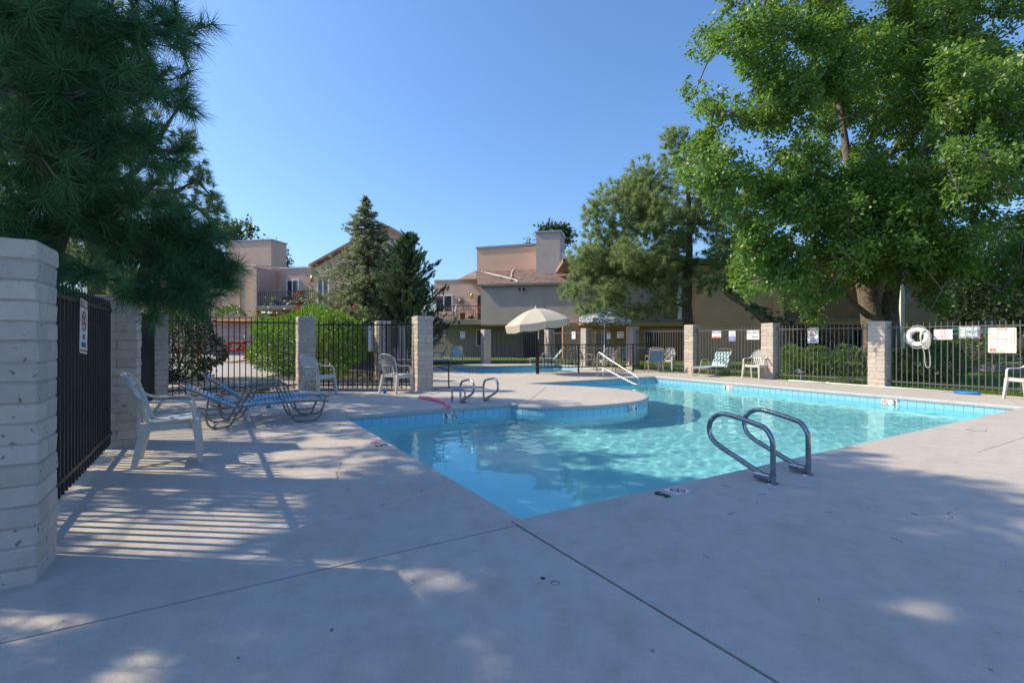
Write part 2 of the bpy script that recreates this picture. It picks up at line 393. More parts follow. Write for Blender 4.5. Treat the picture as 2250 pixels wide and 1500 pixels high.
M['maple_leaf'] = leaf_mat('maple_leaf', (0.070, 0.150, 0.030), (0.185, 0.285, 0.060), (0.26, 0.46, 0.05), 0.36, 5.0, rough=0.42, spec=0.5)
M['ash_leaf'] = leaf_mat('ash_leaf', (0.035, 0.065, 0.02), (0.085, 0.11, 0.035), (0.12, 0.2, 0.04), 0.3, 0.9)
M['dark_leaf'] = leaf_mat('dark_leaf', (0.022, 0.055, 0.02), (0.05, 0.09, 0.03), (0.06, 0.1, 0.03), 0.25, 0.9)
M['privet_leaf'] = leaf_mat('privet_leaf', (0.045, 0.12, 0.015), (0.11, 0.22, 0.025), (0.22, 0.42, 0.03), 0.35, 1.6, rough=0.35)
M['shrub_leaf'] = leaf_mat('shrub_leaf', (0.07, 0.15, 0.03), (0.13, 0.22, 0.05), (0.2, 0.36, 0.05), 0.3, 1.5)
M['rose_leaf'] = leaf_mat('rose_leaf', (0.02, 0.045, 0.018), (0.05, 0.085, 0.03), (0.1, 0.16, 0.04), 0.3, 2)
M['pale_leaf'] = leaf_mat('pale_leaf', (0.10, 0.15, 0.05), (0.2, 0.24, 0.09), (0.22, 0.3, 0.08), 0.35, 2)
M['petal_red'] = mat('red_petal', (0.62, 0.04, 0.03), 0.7)
M['petal_pink'] = mat('pink_petal', (0.34, 0.05, 0.12), 0.7)
M['grass'] = leaf_mat('grass_blade', (0.09, 0.17, 0.02), (0.17, 0.26, 0.04), (0.26, 0.42, 0.04), 0.35, 3)
M['lawn'] = mat('lawn_soil', (0.075, 0.13, 0.025), 0.95, col2=(0.12, 0.17, 0.04), scale=5)
M['gravel'] = mat('gravel_stone', (0.24, 0.21, 0.19), 0.9, col2=(0.46, 0.42, 0.38), scale=22)
M['dirt'] = mat('gravel_bed_soil', (0.20, 0.165, 0.135), 0.95, var=0.2, scale=8, bump=0.4)
M['ground'] = mat('ground_soil', (0.16, 0.14, 0.10), 0.95, col2=(0.09, 0.12, 0.04), scale=0.6, bump=0.3)
M['path'] = mat('path_concrete', (0.40, 0.37, 0.345), 0.9, var=0.08, scale=3, bump=0.2)
M['wall_grey'] = mat('grey_concrete', (0.27, 0.25, 0.25), 0.9, var=0.1, scale=3, bump=0.3)
M['brown_box'] = mat('brown_cardboard', (0.30, 0.17, 0.07), 0.9)
M['canvas_orange'] = mat('rust_canvas', (0.36, 0.16, 0.055), 0.9, var=0.08, scale=3)

# ------------------------------------------------------------------ ground, pool and deck
DK = [(3.2,5.4),(3.32,5.02),(3.7,4.60),(4.3,4.36),(5.0,4.30),(5.7,4.42),(6.3,4.80),(6.75,5.35),(6.95,6.0),(6.95,6.6),(6.75,7.2),(6.4,7.8),(6.05,8.4),(5.75,8.9)]
PEN = [(p.x, p.y) for p in catmull([(a, b, 0) for a, b in DK], 4)]
POOL = [(0,0),(11,0),(11,8.9)] + PEN[::-1] + [(0,5.4)]                     # counter-clockwise outline
KID = [(7.1,13.1),(11.9,13.2),(12.8,16.7),(12.7,16.9),(7.5,17.4),(7.2,17.2),(6.4,14.8),(6.3,13.9),(6.6,13.25)]

def sheet(name, outer, holes, z, material, parent=None, skirt=0.0, kind='structure', frame=True):
    loops = [outer] + holes; flat = [p for l in loops for p in l]
    tris = tessellate_polygon([[Vector((p[0], p[1], 0)) for p in l] for l in loops])
    P = [W(p[0], p[1], z) if frame else Vector((p[0], p[1], z)) for p in flat]
    F = []
    for t in tris:
        n = (P[t[1]]-P[t[0]]).cross(P[t[2]]-P[t[0]])
        if n.length < 1e-9: continue
        F.append(tuple(t) if n.z > 0 else tuple(t)[::-1])
    b = MB().add(P, F)
    if skirt:
        i0 = 0
        for l in loops:
            n = len(l)
            for i in range(n):
                a, c = P[i0+i], P[i0+(i+1) % n]; d = Vector((0,0,-skirt))
                b.add([a, c, c+d, a+d], [(0,1,2,3)])
            i0 += n
    o = b.build(name, material, parent)
    if parent is None: props(o, kind=kind)
    return o

BIG = [(-400,-400),(400,-400),(400,400),(-400,400)]
GH = [(-13.0,-8.9),(13.2,-8.9),(13.2,18.3),(10.2,19.4),(2.5,19.2),(2.5,8.7),(0.1,9.95),(-2.9,9.75),(-13.0,9.6)]
ground = sheet('ground', BIG, [GH], -0.02, M['ground'])
deck = thing('pool_deck', 'cream painted concrete pool deck in slabs', None); deck['kind'] = 'structure'
del deck['label']
sheet('slab', [(-13.5,-9),(-0.085,-9),(-0.085,-0.090),(-13.5,-0.090)], [], 0, M['deck'], deck, 0.12)
sheet('slab', [(-13.5,-0.076),(-0.078,-0.076),(-0.078,0.004),(0,0.004),(0,5.4),(-0.004,9.95),(-2.9,9.85),(-13.5,9.7)], [], 0, M['deck'], deck, 0.12)
sheet('slab', [(-0.066,-9),(5.396,-9),(5.396,0),(-0.066,0)], [], 0, M['deck'], deck, 0.12)
sheet('slab', [(5.404,-9),(14.5,-9),(14.5,-0.904),(5.404,-0.904)], [], 0, M['deck'], deck, 0.12)
JN = (3.25, 5.4)
E1 = [(5.404,-0.896),(13.28,-0.896),(13.28,18.4),(10.1,19.45),(2.4,19.3),(2.4,8.75),(0.004,10.0),(0.004,5.4)] + PEN + [(11,8.9),(11,0),(5.404,0)]
sheet('slab', E1, [KID], 0, M['deck'], deck, 0.12)
def strip(a, b, w, z, m, name, parent):
    a, b = W(*a, z), W(*b, z); d = (b-a).normalized(); n = Vector((-d.y, d.x, 0)) * w/2
    return MB().add([a-n, b-n, b+n, a+n], [(0,1,2,3)]).build(name, m, parent)
strip((-0.0755,-9), (-0.0755,0.004), 0.034, -0.012, M['joint'], 'joint', deck)
strip((-13,-0.083), (-0.062,-0.083), 0.034, -0.012, M['joint'], 'joint', deck)
strip((5.40,-9), (5.40,0), 0.03, -0.004, M['joint_light'], 'joint', deck)
strip((5.40,-0.90), (14.5,-0.90), 0.03, -0.012, M['joint'], 'joint', deck)
strip((0.0,5.4), (0.0,9.9), 0.03, -0.012, M['joint'], 'joint', deck)
strip((3.4,5.2), (5.70,7.75), 0.012, 0.003, M['twig'], 'joint', deck)
strip((2.45,11.9), (5.75,8.95), 0.02, 0.003, M['joint_light'], 'joint', deck)
strip((3.2,8.9), (5.6,9.4), 0.012, 0.003, M['joint_light'], 'joint', deck)
strip((3.1,5.45), (0.9,6.7), 0.012, 0.003, M['joint_light'], 'joint', deck)

pool = thing('swimming_pool', None, None, (0,0,0)); pool['kind'] = 'structure'
def wall_ring(outl, closed, z0f, z1, m, name, parent, off=0.0):
    b = MB(); n = len(outl)
    for i in range(n if closed else n-1):
        p, q = outl[i], outl[(i+1) % n]
        b.add([W(*p, z1), W(*q, z1), W(*q, z0f), W(*p, z0f)], [(0,1,2,3)])
    return b.build(name, m, parent)
wall_ring(POOL, True, -1.8, -0.07, M['plaster'], 'pool_wall', pool)
# floor: slopes from the shallow far side to the deep near corner
fb = MB(); NU, NV = 22, 18
for i in range(NU+1):
    for j in range(NV+1):
        u, v = -0.02 + 11.04*i/NU, -0.02 + 8.94*j/NV
        d = 1.62 - 0.62*min(1, max(0, (u/11*0.6 + v/8.9*0.5)))
        fb.v.append(tuple(W(u, v, -d)))
for i in range(NU):
    for j in range(NV):
        a = i*(NV+1)+j; fb.f.append((a, a+NV+1, a+NV+2, a+1))
fb.build('pool_floor', M['plaster'], pool, smooth=True)
for k in range(3):                                                            # entry steps in the shallow corner
    b = MB(); z = -0.38 - 0.24*k; v0 = 8.9 - 0.34*(k+1)
    pts = [W(5.9,8.905,z), W(10.98,8.905,z), W(10.98,v0,z), W(6.3+0.12*k,v0,z)]
    b.prism([(p.x,p.y) for p in pts], -1.6, z)
    b.build('step', M['plaster'], pool)
    e = MB(); a, c = W(6.4,v0-0.004,z+0.004), W(10.97,v0-0.004,z+0.004); a2, c2 = W(6.4,v0+0.05,z+0.004), W(10.97,v0+0.05,z+0.004)
    e.add([a,c,c2,a2],[(0,1,2,3)]).build('step_edge', M['tile'], pool)
for k in range(3):                                                            # recessed ladder treads in the deep wall
    b = MB(); z = -0.42-0.16*k
    b.add([W(2.05,5.394,z), W(2.75,5.394,z), W(2.75,5.394,z-0.05), W(2.05,5.394,z-0.05)], [(3,2,1,0)])
    b.build('ladder_tread', M['tile'], pool)
def ripple_sheet(name, u0, u1, v0, v1, z, step, calm):
    nu, nv = int((u1-u0)/step), int((v1-v0)/step)
    U, Vv = np.meshgrid(np.linspace(u0,u1,nu+1), np.linspace(v0,v1,nv+1), indexing='ij')
    g = np.random.default_rng(3); Z = np.zeros_like(U); Z2 = np.zeros_like(U)
    for i in range(70):                                        # wind ripples of many lengths, mostly along one heading
        lam = 0.11*(9.0**g.random()); th = g.normal(R(75), R(38)); k = 2*PI/lam; amp = 0.00042*lam**0.8
        ph = k*(U*math.cos(th)+Vv*math.sin(th))+g.uniform(0,2*PI)+0.8*np.sin(U*g.uniform(.3,.9)+g.uniform(0,6))+0.8*np.sin(Vv*g.uniform(.3,.9)+g.uniform(0,6))
        Z += amp*np.sin(ph)
    msk = 0.10+0.90/(1+np.exp(-(calm(U, Vv))))
    Z = z+Z*msk
    X = P0[0]+U*CU-Vv*SU; Y = P0[1]+U*SU+Vv*CU
    V = np.stack([X,Y,Z],-1).reshape(-1,3); i, j = np.meshgrid(np.arange(nu), np.arange(nv), indexing='ij'); a = (i*(nv+1)+j).ravel()
    F = np.stack([a,a+nv+1,a+nv+2,a+1],1); o = np_mesh(name, V, F, M['water'], None); o.data.polygons.foreach_set('use_smooth',[True]*len(F))
    o.cycles.is_caustics_caster = True; props(o, kind='structure'); return o
ripple_sheet('pool_water', 0.0, 11.0, 0.0, 8.9, -0.188, 0.03, lambda U, V: 2.2*(np.hypot(U, V*0.9)-2.6))
for o_ in pool.children: o_.cycles.is_caustics_receiver = True
# waterline tiles and bullnose coping along the edges that face the camera
tile_me = MB().cbox((0,0,0), (0.150,0.012,0.148), 0.004).mesh('tile', M['tile'])
def resample(pts, step):
    out = [Vector((*pts[0],0))]; acc = 0.0; segs = []
    for i in range(len(pts)-1):
        a, b = Vector((*pts[i],0)), Vector((*pts[i+1],0)); L = (b-a).length; d = step-acc
        while d <= L:
            out.append(a.lerp(b, d/L)); d += step
        acc = L-(d-step)
    return out
EDGES = [('far deep wall', [(0.0,5.4),(3.2,5.4)]), ('island', PEN[:-1]+[(5.75,8.9)]), ('shallow wall', [(5.8,8.9),(11,8.9)]), ('right wall', [(11,8.9),(11,0)])]
for nm, e in EDGES:
    rs = resample(e, 0.1545)
    gb = MB()
    for a, b in zip(rs[:-1], rs[1:]):
        d = (b-a).normalized(); inn = Vector((d.y, -d.x, 0))                 # towards the water
        mid = (a+b)/2; p = W(mid.x, mid.y, -0.148); ang = math.atan2(d.y, d.x)+TH
        inw = Vector((inn.x*CU-inn.y*SU, inn.x*SU+inn.y*CU, 0))
        inst('tile', tile_me, pool, Matrix.Translation(p+inw*0.006) @ Matrix.Rotation(ang, 4, 'Z'))
    gp = [(p.x,p.y) for p in resample(e, 0.1545)]+[e[-1]]
    for a, b in zip(gp[:-1], gp[1:]):
        d = (Vector((*b,0))-Vector((*a,0)))
        if d.length < 1e-6: continue
        d.normalize(); o = (d.y*0.005, -d.x*0.005)
        gb.add([W(a[0]+o[0],a[1]+o[1],-0.074), W(b[0]+o[0],b[1]+o[1],-0.074), W(b[0]+o[0],b[1]+o[1],-0.226), W(a[0]+o[0],a[1]+o[1],-0.226)], [(0,1,2,3)])
    gb.build('grout_line', M['grout'], pool)
    # coping pieces
    cp = resample(e, 0.05) if nm == 'island' else resample(e, 0.05)
    cp = cp + [Vector((*e[-1],0))]
    k = 0; per = 26 if nm != 'island' else 40
    while k < len(cp)-1:
        seg = cp[k:k+per+1]; k += per
        if len(seg) < 2: break
        b = MB(); prof = [(-0.30 if nm == 'right wall' else -0.035, 0.004), (0.012, 0.004), (0.026, -0.006), (0.032, -0.022), (0.032,-0.052), (0.024,-0.068), (0.0,-0.073)]
        rows = []
        for i, p in enumerate(seg):
            q = seg[min(i+1,len(seg)-1)]-seg[max(i-1,0)]; q.normalize(); inn = Vector((q.y,-q.x,0))
            sh = -q*0.003 if i == len(seg)-1 and nm != 'island' else Vector((0,0,0))
            rows.append([W(p.x+inn.x*a+sh.x, p.y+inn.y*a+sh.y, z) for a, z in prof])
        m_ = len(prof); vs = [x for r_ in rows for x in r_]
        F = [(i*m_+j, i*m_+j+1, (i+1)*m_+j+1, (i+1)*m_+j) for i in range(len(rows)-1) for j in range(m_-1)]
        b.add(vs, F).build('coping', M['coping'], pool, smooth=40)

kp = thing('wading_pool', None, None); kp['kind'] = 'structure'
wall_ring(KID, True, -0.9, -0.0, M['plaster'], 'pool_wall', kp)
MB().poly([W(*p,-0.75) for p in KID]).build('pool_floor', M['plaster'], kp)
ripple_sheet('wading_pool_water', 6.2, 13.0, 13.0, 17.5, -0.235, 0.06, lambda U, V: U*0-1)
for o_ in kp.children: o_.cycles.is_caustics_receiver = True
for e in ([(7.5,17.4),(12.7,16.9)], [(12.8,16.7),(11.9,13.2)]):
    e = e[::-1] if False else e
    rs = resample(e, 0.1545)
    for a, b in zip(rs[:-1], rs[1:]):
        d = (b-a).normalized(); inn = Vector((d.y,-d.x,0)); mid = (a+b)/2
        inw = Vector((inn.x*CU-inn.y*SU, inn.x*SU+inn.y*CU, 0))
        inst('tile', tile_me, kp, Matrix.Translation(W(mid.x,mid.y,-0.165)+inw*0.012) @ Matrix.Rotation(math.atan2(d.y,d.x)+TH, 4, 'Z'))
    b = MB(); d = (Vector((*e[1],0))-Vector((*e[0],0))).normalized(); inn = Vector((d.y,-d.x,0))
    A, B = Vector((*e[0],0)), Vector((*e[1],0)); vs = []
    for p in (A, B):
        for a, z in ((-0.04,0.004),(0.02,0.004),(0.035,-0.02),(0.035,-0.07),(0.0,-0.085)): vs.append(W(p.x+inn.x*a, p.y+inn.y*a, z))
    b.add(vs, [(j,j+1,5+j+1,5+j) for j in range(4)]).build('coping', M['coping'], kp)

# lawns, gravel bed and patio path
sheet('lawn', [(13.27,-9),(60,-9),(60,30),(13.27,18.3)], [], 0.0, M['lawn'])
sheet('lawn', [(13.27,18.32),(30,31),(2,40),(-6,26),(2.35,19.4),(10.1,19.5)], [], 0.004, M['lawn'])
def slope_z(v): return max(0.0, (v-10.4)*0.055)
gbed = MB()
gv = [(-7,9.98),(-2.8,10.0),(0.1,10.02),(2.35,8.8),(2.35,20),(-14,20),(-14,9.98)]
gbed.poly([W(a,b,0.0 if b < 10.5 else slope_z(b)-0.006) for a, b in gv[:4]] + [W(2.35,11.0,0.02), W(-7,11.0,0.02)])
gbed.poly([W(-7,11.0,0.02), W(2.35,11.0,0.02), W(2.35,24,0.70), W(-9,24,0.70)])
props(gbed.build('gravel_bed', M['dirt']), kind='structure')
pth = MB(); pth.poly([W(-7,11.9,0.082), W(0.2,11.3,0.06), W(1.3,14,0.20), W(1.0,23,0.66), W(-9,23,0.66)])
props(pth.build('path', M['path']), kind='structure')

# ------------------------------------------------------------------ block pillars and iron fences
PIL = 0.40
brick_long = [MB().cbox((0,0,0), (0.399,0.198,0.0995), 0.009, jit=0.004).mesh('brick', M['brick']) for _ in range(5)]
brick_full = [MB().cbox((0,0,0), (0.40,0.40,0.0995), 0.010, jit=0.004).mesh('brick', M['brick']) for _ in range(3)]
def pillar(u, v, h, label, bricks=True, cap=True, z0=0.0):
    p = W(u, v, 0)
    t = thing('block_pillar', label, 'pillar', p, TH, 'painted block pillars of the pool fence')
    n = 17; ch = (h+0.02)/n; rnd = random.Random(int(u*100+v*10))
    MB().box((-0.192,-0.192,-0.02), (0.192,0.192,h-0.008)).build('mortar_core', M['mortar'], t)
    if bricks:
        for i in range(n):
            z = -0.02 + (i+0.5)*ch; S = Matrix.Diagonal((1,1,ch/0.102,1))
            if i == n-1 and cap:
                inst('brick', rnd.choice(brick_full), t, T(rnd.uniform(-.003,.003), rnd.uniform(-.003,.003), z) @ S); continue
            turn = i % 2
            for sgn in (-1, 1):
                Mx = Matrix.Rotation((PI/2 if turn else 0) + (PI if rnd.random() < 0.5 else 0), 4, 'Z')
                o = (sgn*0.1005, 0) if turn else (0, sgn*0.1005)
                inst('brick', rnd.choice(brick_long), t, T(o[0]+rnd.uniform(-.004,.004), o[1]+rnd.uniform(-.004,.004), z) @ Mx @ S)
    else:
        b = MB()
        for i in range(n):
            z = -0.02 + (i+0.5)*ch; turn = i % 2
            for sgn in (-1, 1):
                d = (0.196,0.398,ch*0.94) if turn else (0.398,0.196,ch*0.94)
                b.cbox((sgn*0.1005 if turn else 0, 0 if turn else sgn*0.1005, z), d, 0.01, jit=0.003, rnd=rnd)
        o = b.build('block_course', M['brick'], t); o['kind'] = 'stuff'
    return t
pillar(-2.80, 0.72, 1.76, 'big near pillar of painted blocks in shade, at the frame edge before the dark fence')
pillar(-2.77, 4.56, 1.76, 'shaded block pillar where the near dark fence ends behind a white plastic chair')
pillar(-2.80, 9.88, 1.76, 'block pillar beside the pink flowering bush at the lounge chairs')
pillar(0.18, 10.19, 1.80, 'block pillar in front of the round clipped shrub')
pillar(2.60, 8.60, 1.81, 'block pillar standing beside the folding table at the far pool ladder')
pillar(2.66, 12.04, 1.80, 'block pillar just behind the gate with the tall rules board')
pillar(13.43, 3.32, 1.73, 'sunlit block pillar next to the hanging life ring')
pillar(13.43, 6.34, 1.76, 'sunlit block pillar behind the white plastic chair, next to the POOL CAPACITY board')
pillar(13.43, 9.36, 1.78, 'sunlit block pillar in front of the pine trunk, left of the sunlit chaise')
pillar(13.43, 12.38, 1.78, 'block pillar between the blue strap chair and the flowered parasol', False)
pillar(13.43, 15.40, 1.77, 'block pillar left of the flowered parasol pole', False)
pillar(13.43, 18.42, 1.75, 'corner block pillar just right of the cream parasol pole', False)
pillar(10.28, 19.60, 1.75, 'block pillar below the grey overhanging wall, left of the cream parasol', False)
pillar(13.43, 0.10, 1.73, 'block pillar at the frame edge beyond the emergency rules board')

def picket_mesh(h, m, w, tip):
    b = MB(); a = w/2
    b.box((-a,-a,0), (a,a,h-0.05))
    if tip == 'ball':
        b.lathe([(0.004,h-0.055),(0.011,h-0.045),(0.0155,h-0.03),(0.011,h-0.012),(0.0,h)], 6)
    else:
        b.add([(-a,-a,h-0.05),(a,-a,h-0.05),(a,a,h-0.05),(-a,a,h-0.05),(0,0,h)], [(0,1,4),(1,2,4),(2,3,4),(3,0,4)])
    return b.mesh('picket', m)
PK = {}
def fence(a, b, label, m, w=0.019, tip='ball', z0=0.05, ztop=1.67, zr=(0.15,1.555), step=0.118, zl=None, rails=True, end=0.03):
    A, B = W(*a, 0), W(*b, 0); d = B-A; L = d.length; ang = math.atan2(d.y, d.x)
    t = thing('iron_fence', label, 'fence', A, ang, 'iron fence panels around the pool')
    key = (m.name, w, tip, round(ztop-z0, 3))
    if key not in PK: PK[key] = picket_mesh(ztop-z0, m, w, tip)
    n = int(round(L/step)); off = 0.5
    for i in range(n):
        inst('picket', PK[key], t, T((i+off)*L/n, 0, z0) @ Matrix.Rotation(random.uniform(-.006,.006), 4, 'Y'))
    for z in zr:
        MB().box((-end,-0.016,z-0.015), (L+end,0.016,z+0.015)).build('rail', m, t)
    return t
UF = 13.40
GI, BI = M['grey_iron'], M['black']
fence((UF,0.32), (UF,3.10), 'grey iron fence panel carrying the life ring and rescue boards', GI)
fence((UF,3.54), (UF,6.12), 'grey iron fence panel with the NO DIVING board and a hedge behind', GI)
fence((UF,6.56), (UF,9.14), 'grey iron fence panel behind the sunlit chaise, carrying three boards', GI)
fence((UF,9.58), (UF,12.16), 'grey iron fence panel behind the blue strap chair', GI, w=0.018)
fence((UF,12.60), (UF,15.18), 'grey iron fence panel behind the flowered parasol pole', GI, w=0.018)
fence((UF,15.62), (UF,18.20), 'grey iron fence panel behind the far chaise by the wading pool', GI, w=0.018)
fence((10.50,19.52), (13.22,18.50), 'grey iron fence panel behind the cream parasol', GI, w=0.018)
fence((6.6,20.9), (10.08,19.68), 'grey iron fence panel behind the two far strap chairs', GI, w=0.018)
fence((-2.82,0.94), (-2.82,4.34), 'near black iron fence panel with a tilted NO DIVING board', BI, w=0.025, tip='spear', ztop=1.70, zr=(0.17,1.575))
fence((-2.82,4.78), (-2.82,9.66), 'black iron fence panel hidden behind the shaded pillar and chair', BI, w=0.025, tip='spear', ztop=1.70, zr=(0.17,1.575))
fence((-2.58,9.92), (-0.04,10.14), 'black iron fence panel behind the two blue lounge chairs', BI, w=0.02, tip='spear', ztop=1.77, zr=(0.15,1.64))
fence((0.40,10.02), (2.42,8.72), 'black iron fence panel in front of the clipped shrub, behind two plastic chairs', BI, w=0.02, tip='spear', ztop=1.72, zr=(0.13,1.60))
fence((2.62,8.82), (2.66,11.82), 'black iron gate panel seen edge on beside the folding table', BI, w=0.02, tip='spear', ztop=1.72, zr=(0.13,1.60))
fence((2.66,12.26), (2.2,17.5), 'black iron fence panel running back from the gate pillar', BI, w=0.02, tip='spear', ztop=1.72, zr=(0.13,1.60))

# low rail between the two pools
t = thing('pool_rail', 'low black iron rail between the big pool and the wading pool', 'railing', (0,0,0))
ra = [W(8.28,11.96), W(13.15,10.9)]
dr = ra[1]-ra[0]; Lr = dr.length; tr_ang = math.atan2(dr.y, dr.x)
MB().box((-0.05,-0.05,0), (0.05,0.05,1.0)).build('post', BI, t, M=T(*ra[0]) @ Matrix.Rotation(tr_ang,4,'Z'))
for fpos in (0.33, 0.80):
    MB().box((-0.022,-0.022,0), (0.022,0.022,1.04)).build('post', BI, t, M=T(*(ra[0]+dr*fpos)) @ Matrix.Rotation(tr_ang,4,'Z'))
for z in (0.22, 1.05):
    MB().box((0,-0.02,z-0.018), (Lr,0.02,z+0.018)).build('rail', BI, t, M=T(*ra[0]) @ Matrix.Rotation(tr_ang,4,'Z'))
pm = MB().box((-0.008,-0.008,0.22), (0.008,0.008,1.04)).mesh('picket', BI)
for i in range(1, 36): inst('picket', pm, t, T(*(ra[0]+dr*i/36)) @ Matrix.Rotation(tr_ang,4,'Z'))

# ------------------------------------------------------------------ ladders, hand rails
def loop_rail(parent, x, m, r=0.024, sc=1.0, ln=1.0):
    # local frame: y towards the pool (negative = deck side), z up
    pts = [(x,0.0,-0.02),(x,0.0,0.36*sc),(x,0.015,0.44*sc),(x,0.07,0.515*sc),(x,0.16,0.545*sc),(x,0.46,0.60*sc),(x,0.58,0.585*sc),(x,0.66,0.52*sc),(x,0.69,0.43*sc),(x,0.665,0.335*sc),(x,0.58,0.262*sc),(x,0.36,0.17*sc),(x,0.10,0.055),(x,0.02,0.02)]
    pts = [(a, b*ln, c) for a, b, c in pts]
    c = catmull(pts, 5)
    MB().tube(c, r, 10).build('loop_rail', m, parent, smooth=True)
    MB().lathe([(0.0,0.012),(0.05,0.010),(0.056,0.0)], 14, T(x,0,0)).build('base_plate', M['dull_steel'], parent, smooth=True)
    MB().cbox((x,0.09,0.045), (0.07,0.16,0.055), 0.012).build('clamp', M['dull_steel'], parent)
t = thing('pool_ladder', 'grey steel loop grab rails at the near pool edge, half in shade', 'ladder', W(2.60,-0.42), TH, 'pool ladder rails')
loop_rail(t, -0.28, M['dull_steel'], 0.024, 0.9, 0.93); loop_rail(t, 0.28, M['dull_steel'], 0.024, 0.9, 0.93)
t = thing('pool_ladder', 'bright steel loop grab rails at the far deep edge by the pink noodle', 'ladder', W(2.66,6.02), TH+PI, 'pool ladder rails')
loop_rail(t, -0.26, M['steel'], 0.022, 0.80, 0.85); loop_rail(t, 0.26, M['steel'], 0.022, 0.80, 0.85)
t = thing('low_bracket', 'low galvanised bracket beside the far pool ladder', 'bracket', GP(1008,883), R(-15))
MB().tube(catmull([(-0.14,0,0),(-0.14,0,0.22),(-0.11,0,0.25),(0.10,0,0.24),(0.13,0,0.20),(0.13,0,0)],4), 0.018, 8).build('tube', M['steel'], t, smooth=True)
MB().cbox((-0.14,0,0.09),(0.05,0.05,0.07),0.01).build('foot_clamp', M['steel'], t); MB().cbox((0.13,0,0.09),(0.05,0.05,0.07),0.01).build('foot_clamp', M['steel'], t)
# entry handrail over the steps
t = thing('entry_handrail', 'bright steel triangular handrail over the shallow entry steps', 'handrail', W(9.05,9.25), TH)
hp = [(0,0.35,-0.02),(0,0.35,0.40),(0,0.35,0.62),(0.0,0.31,0.78),(0,0.20,0.80),(0,-0.2,0.62),(0,-1.15,0.24),(0,-1.42,0.13),(0,-1.53,0.02),(0,-1.48,-0.09),(0,-1.32,-0.09),(0,-0.9,0.03),(0,-0.2,0.24),(0,0.10,0.30),(0,0.33,0.31)]
MB().tube(catmull(hp,5), 0.024, 10).build('rail', M['steel'], t, smooth=True)
MB().tube([(0,0.05,-0.02),(0,0.05,0.30)], 0.024, 10).build('post', M['steel'], t, smooth=True)
t = thing('wading_pool_handrail', 'long grey tube handrail with looped end beyond the low black rail', 'handrail', (0,0,0))
q = [AT(1264,796,20.2), AT(1254,786,20.2), AT(1248,776,20.2), AT(1251,768,20.2), AT(1262,764.5,20.2), AT(1330,764,19.9), AT(1418,764,19.5), AT(1424,770,19.5), AT(1424,814,19.5)]
MB().tube(catmull(q,5), 0.017, 8).build('rail', M['dull_steel'], t, smooth=True)
q = [AT(1270,806.7,20.9), AT(1258,788,20.6), AT(1255,776,20.4), AT(1262,765.5,20.2)]
MB().tube(catmull(q,5), 0.015, 8).build('brace', M['dull_steel'], t, smooth=True)

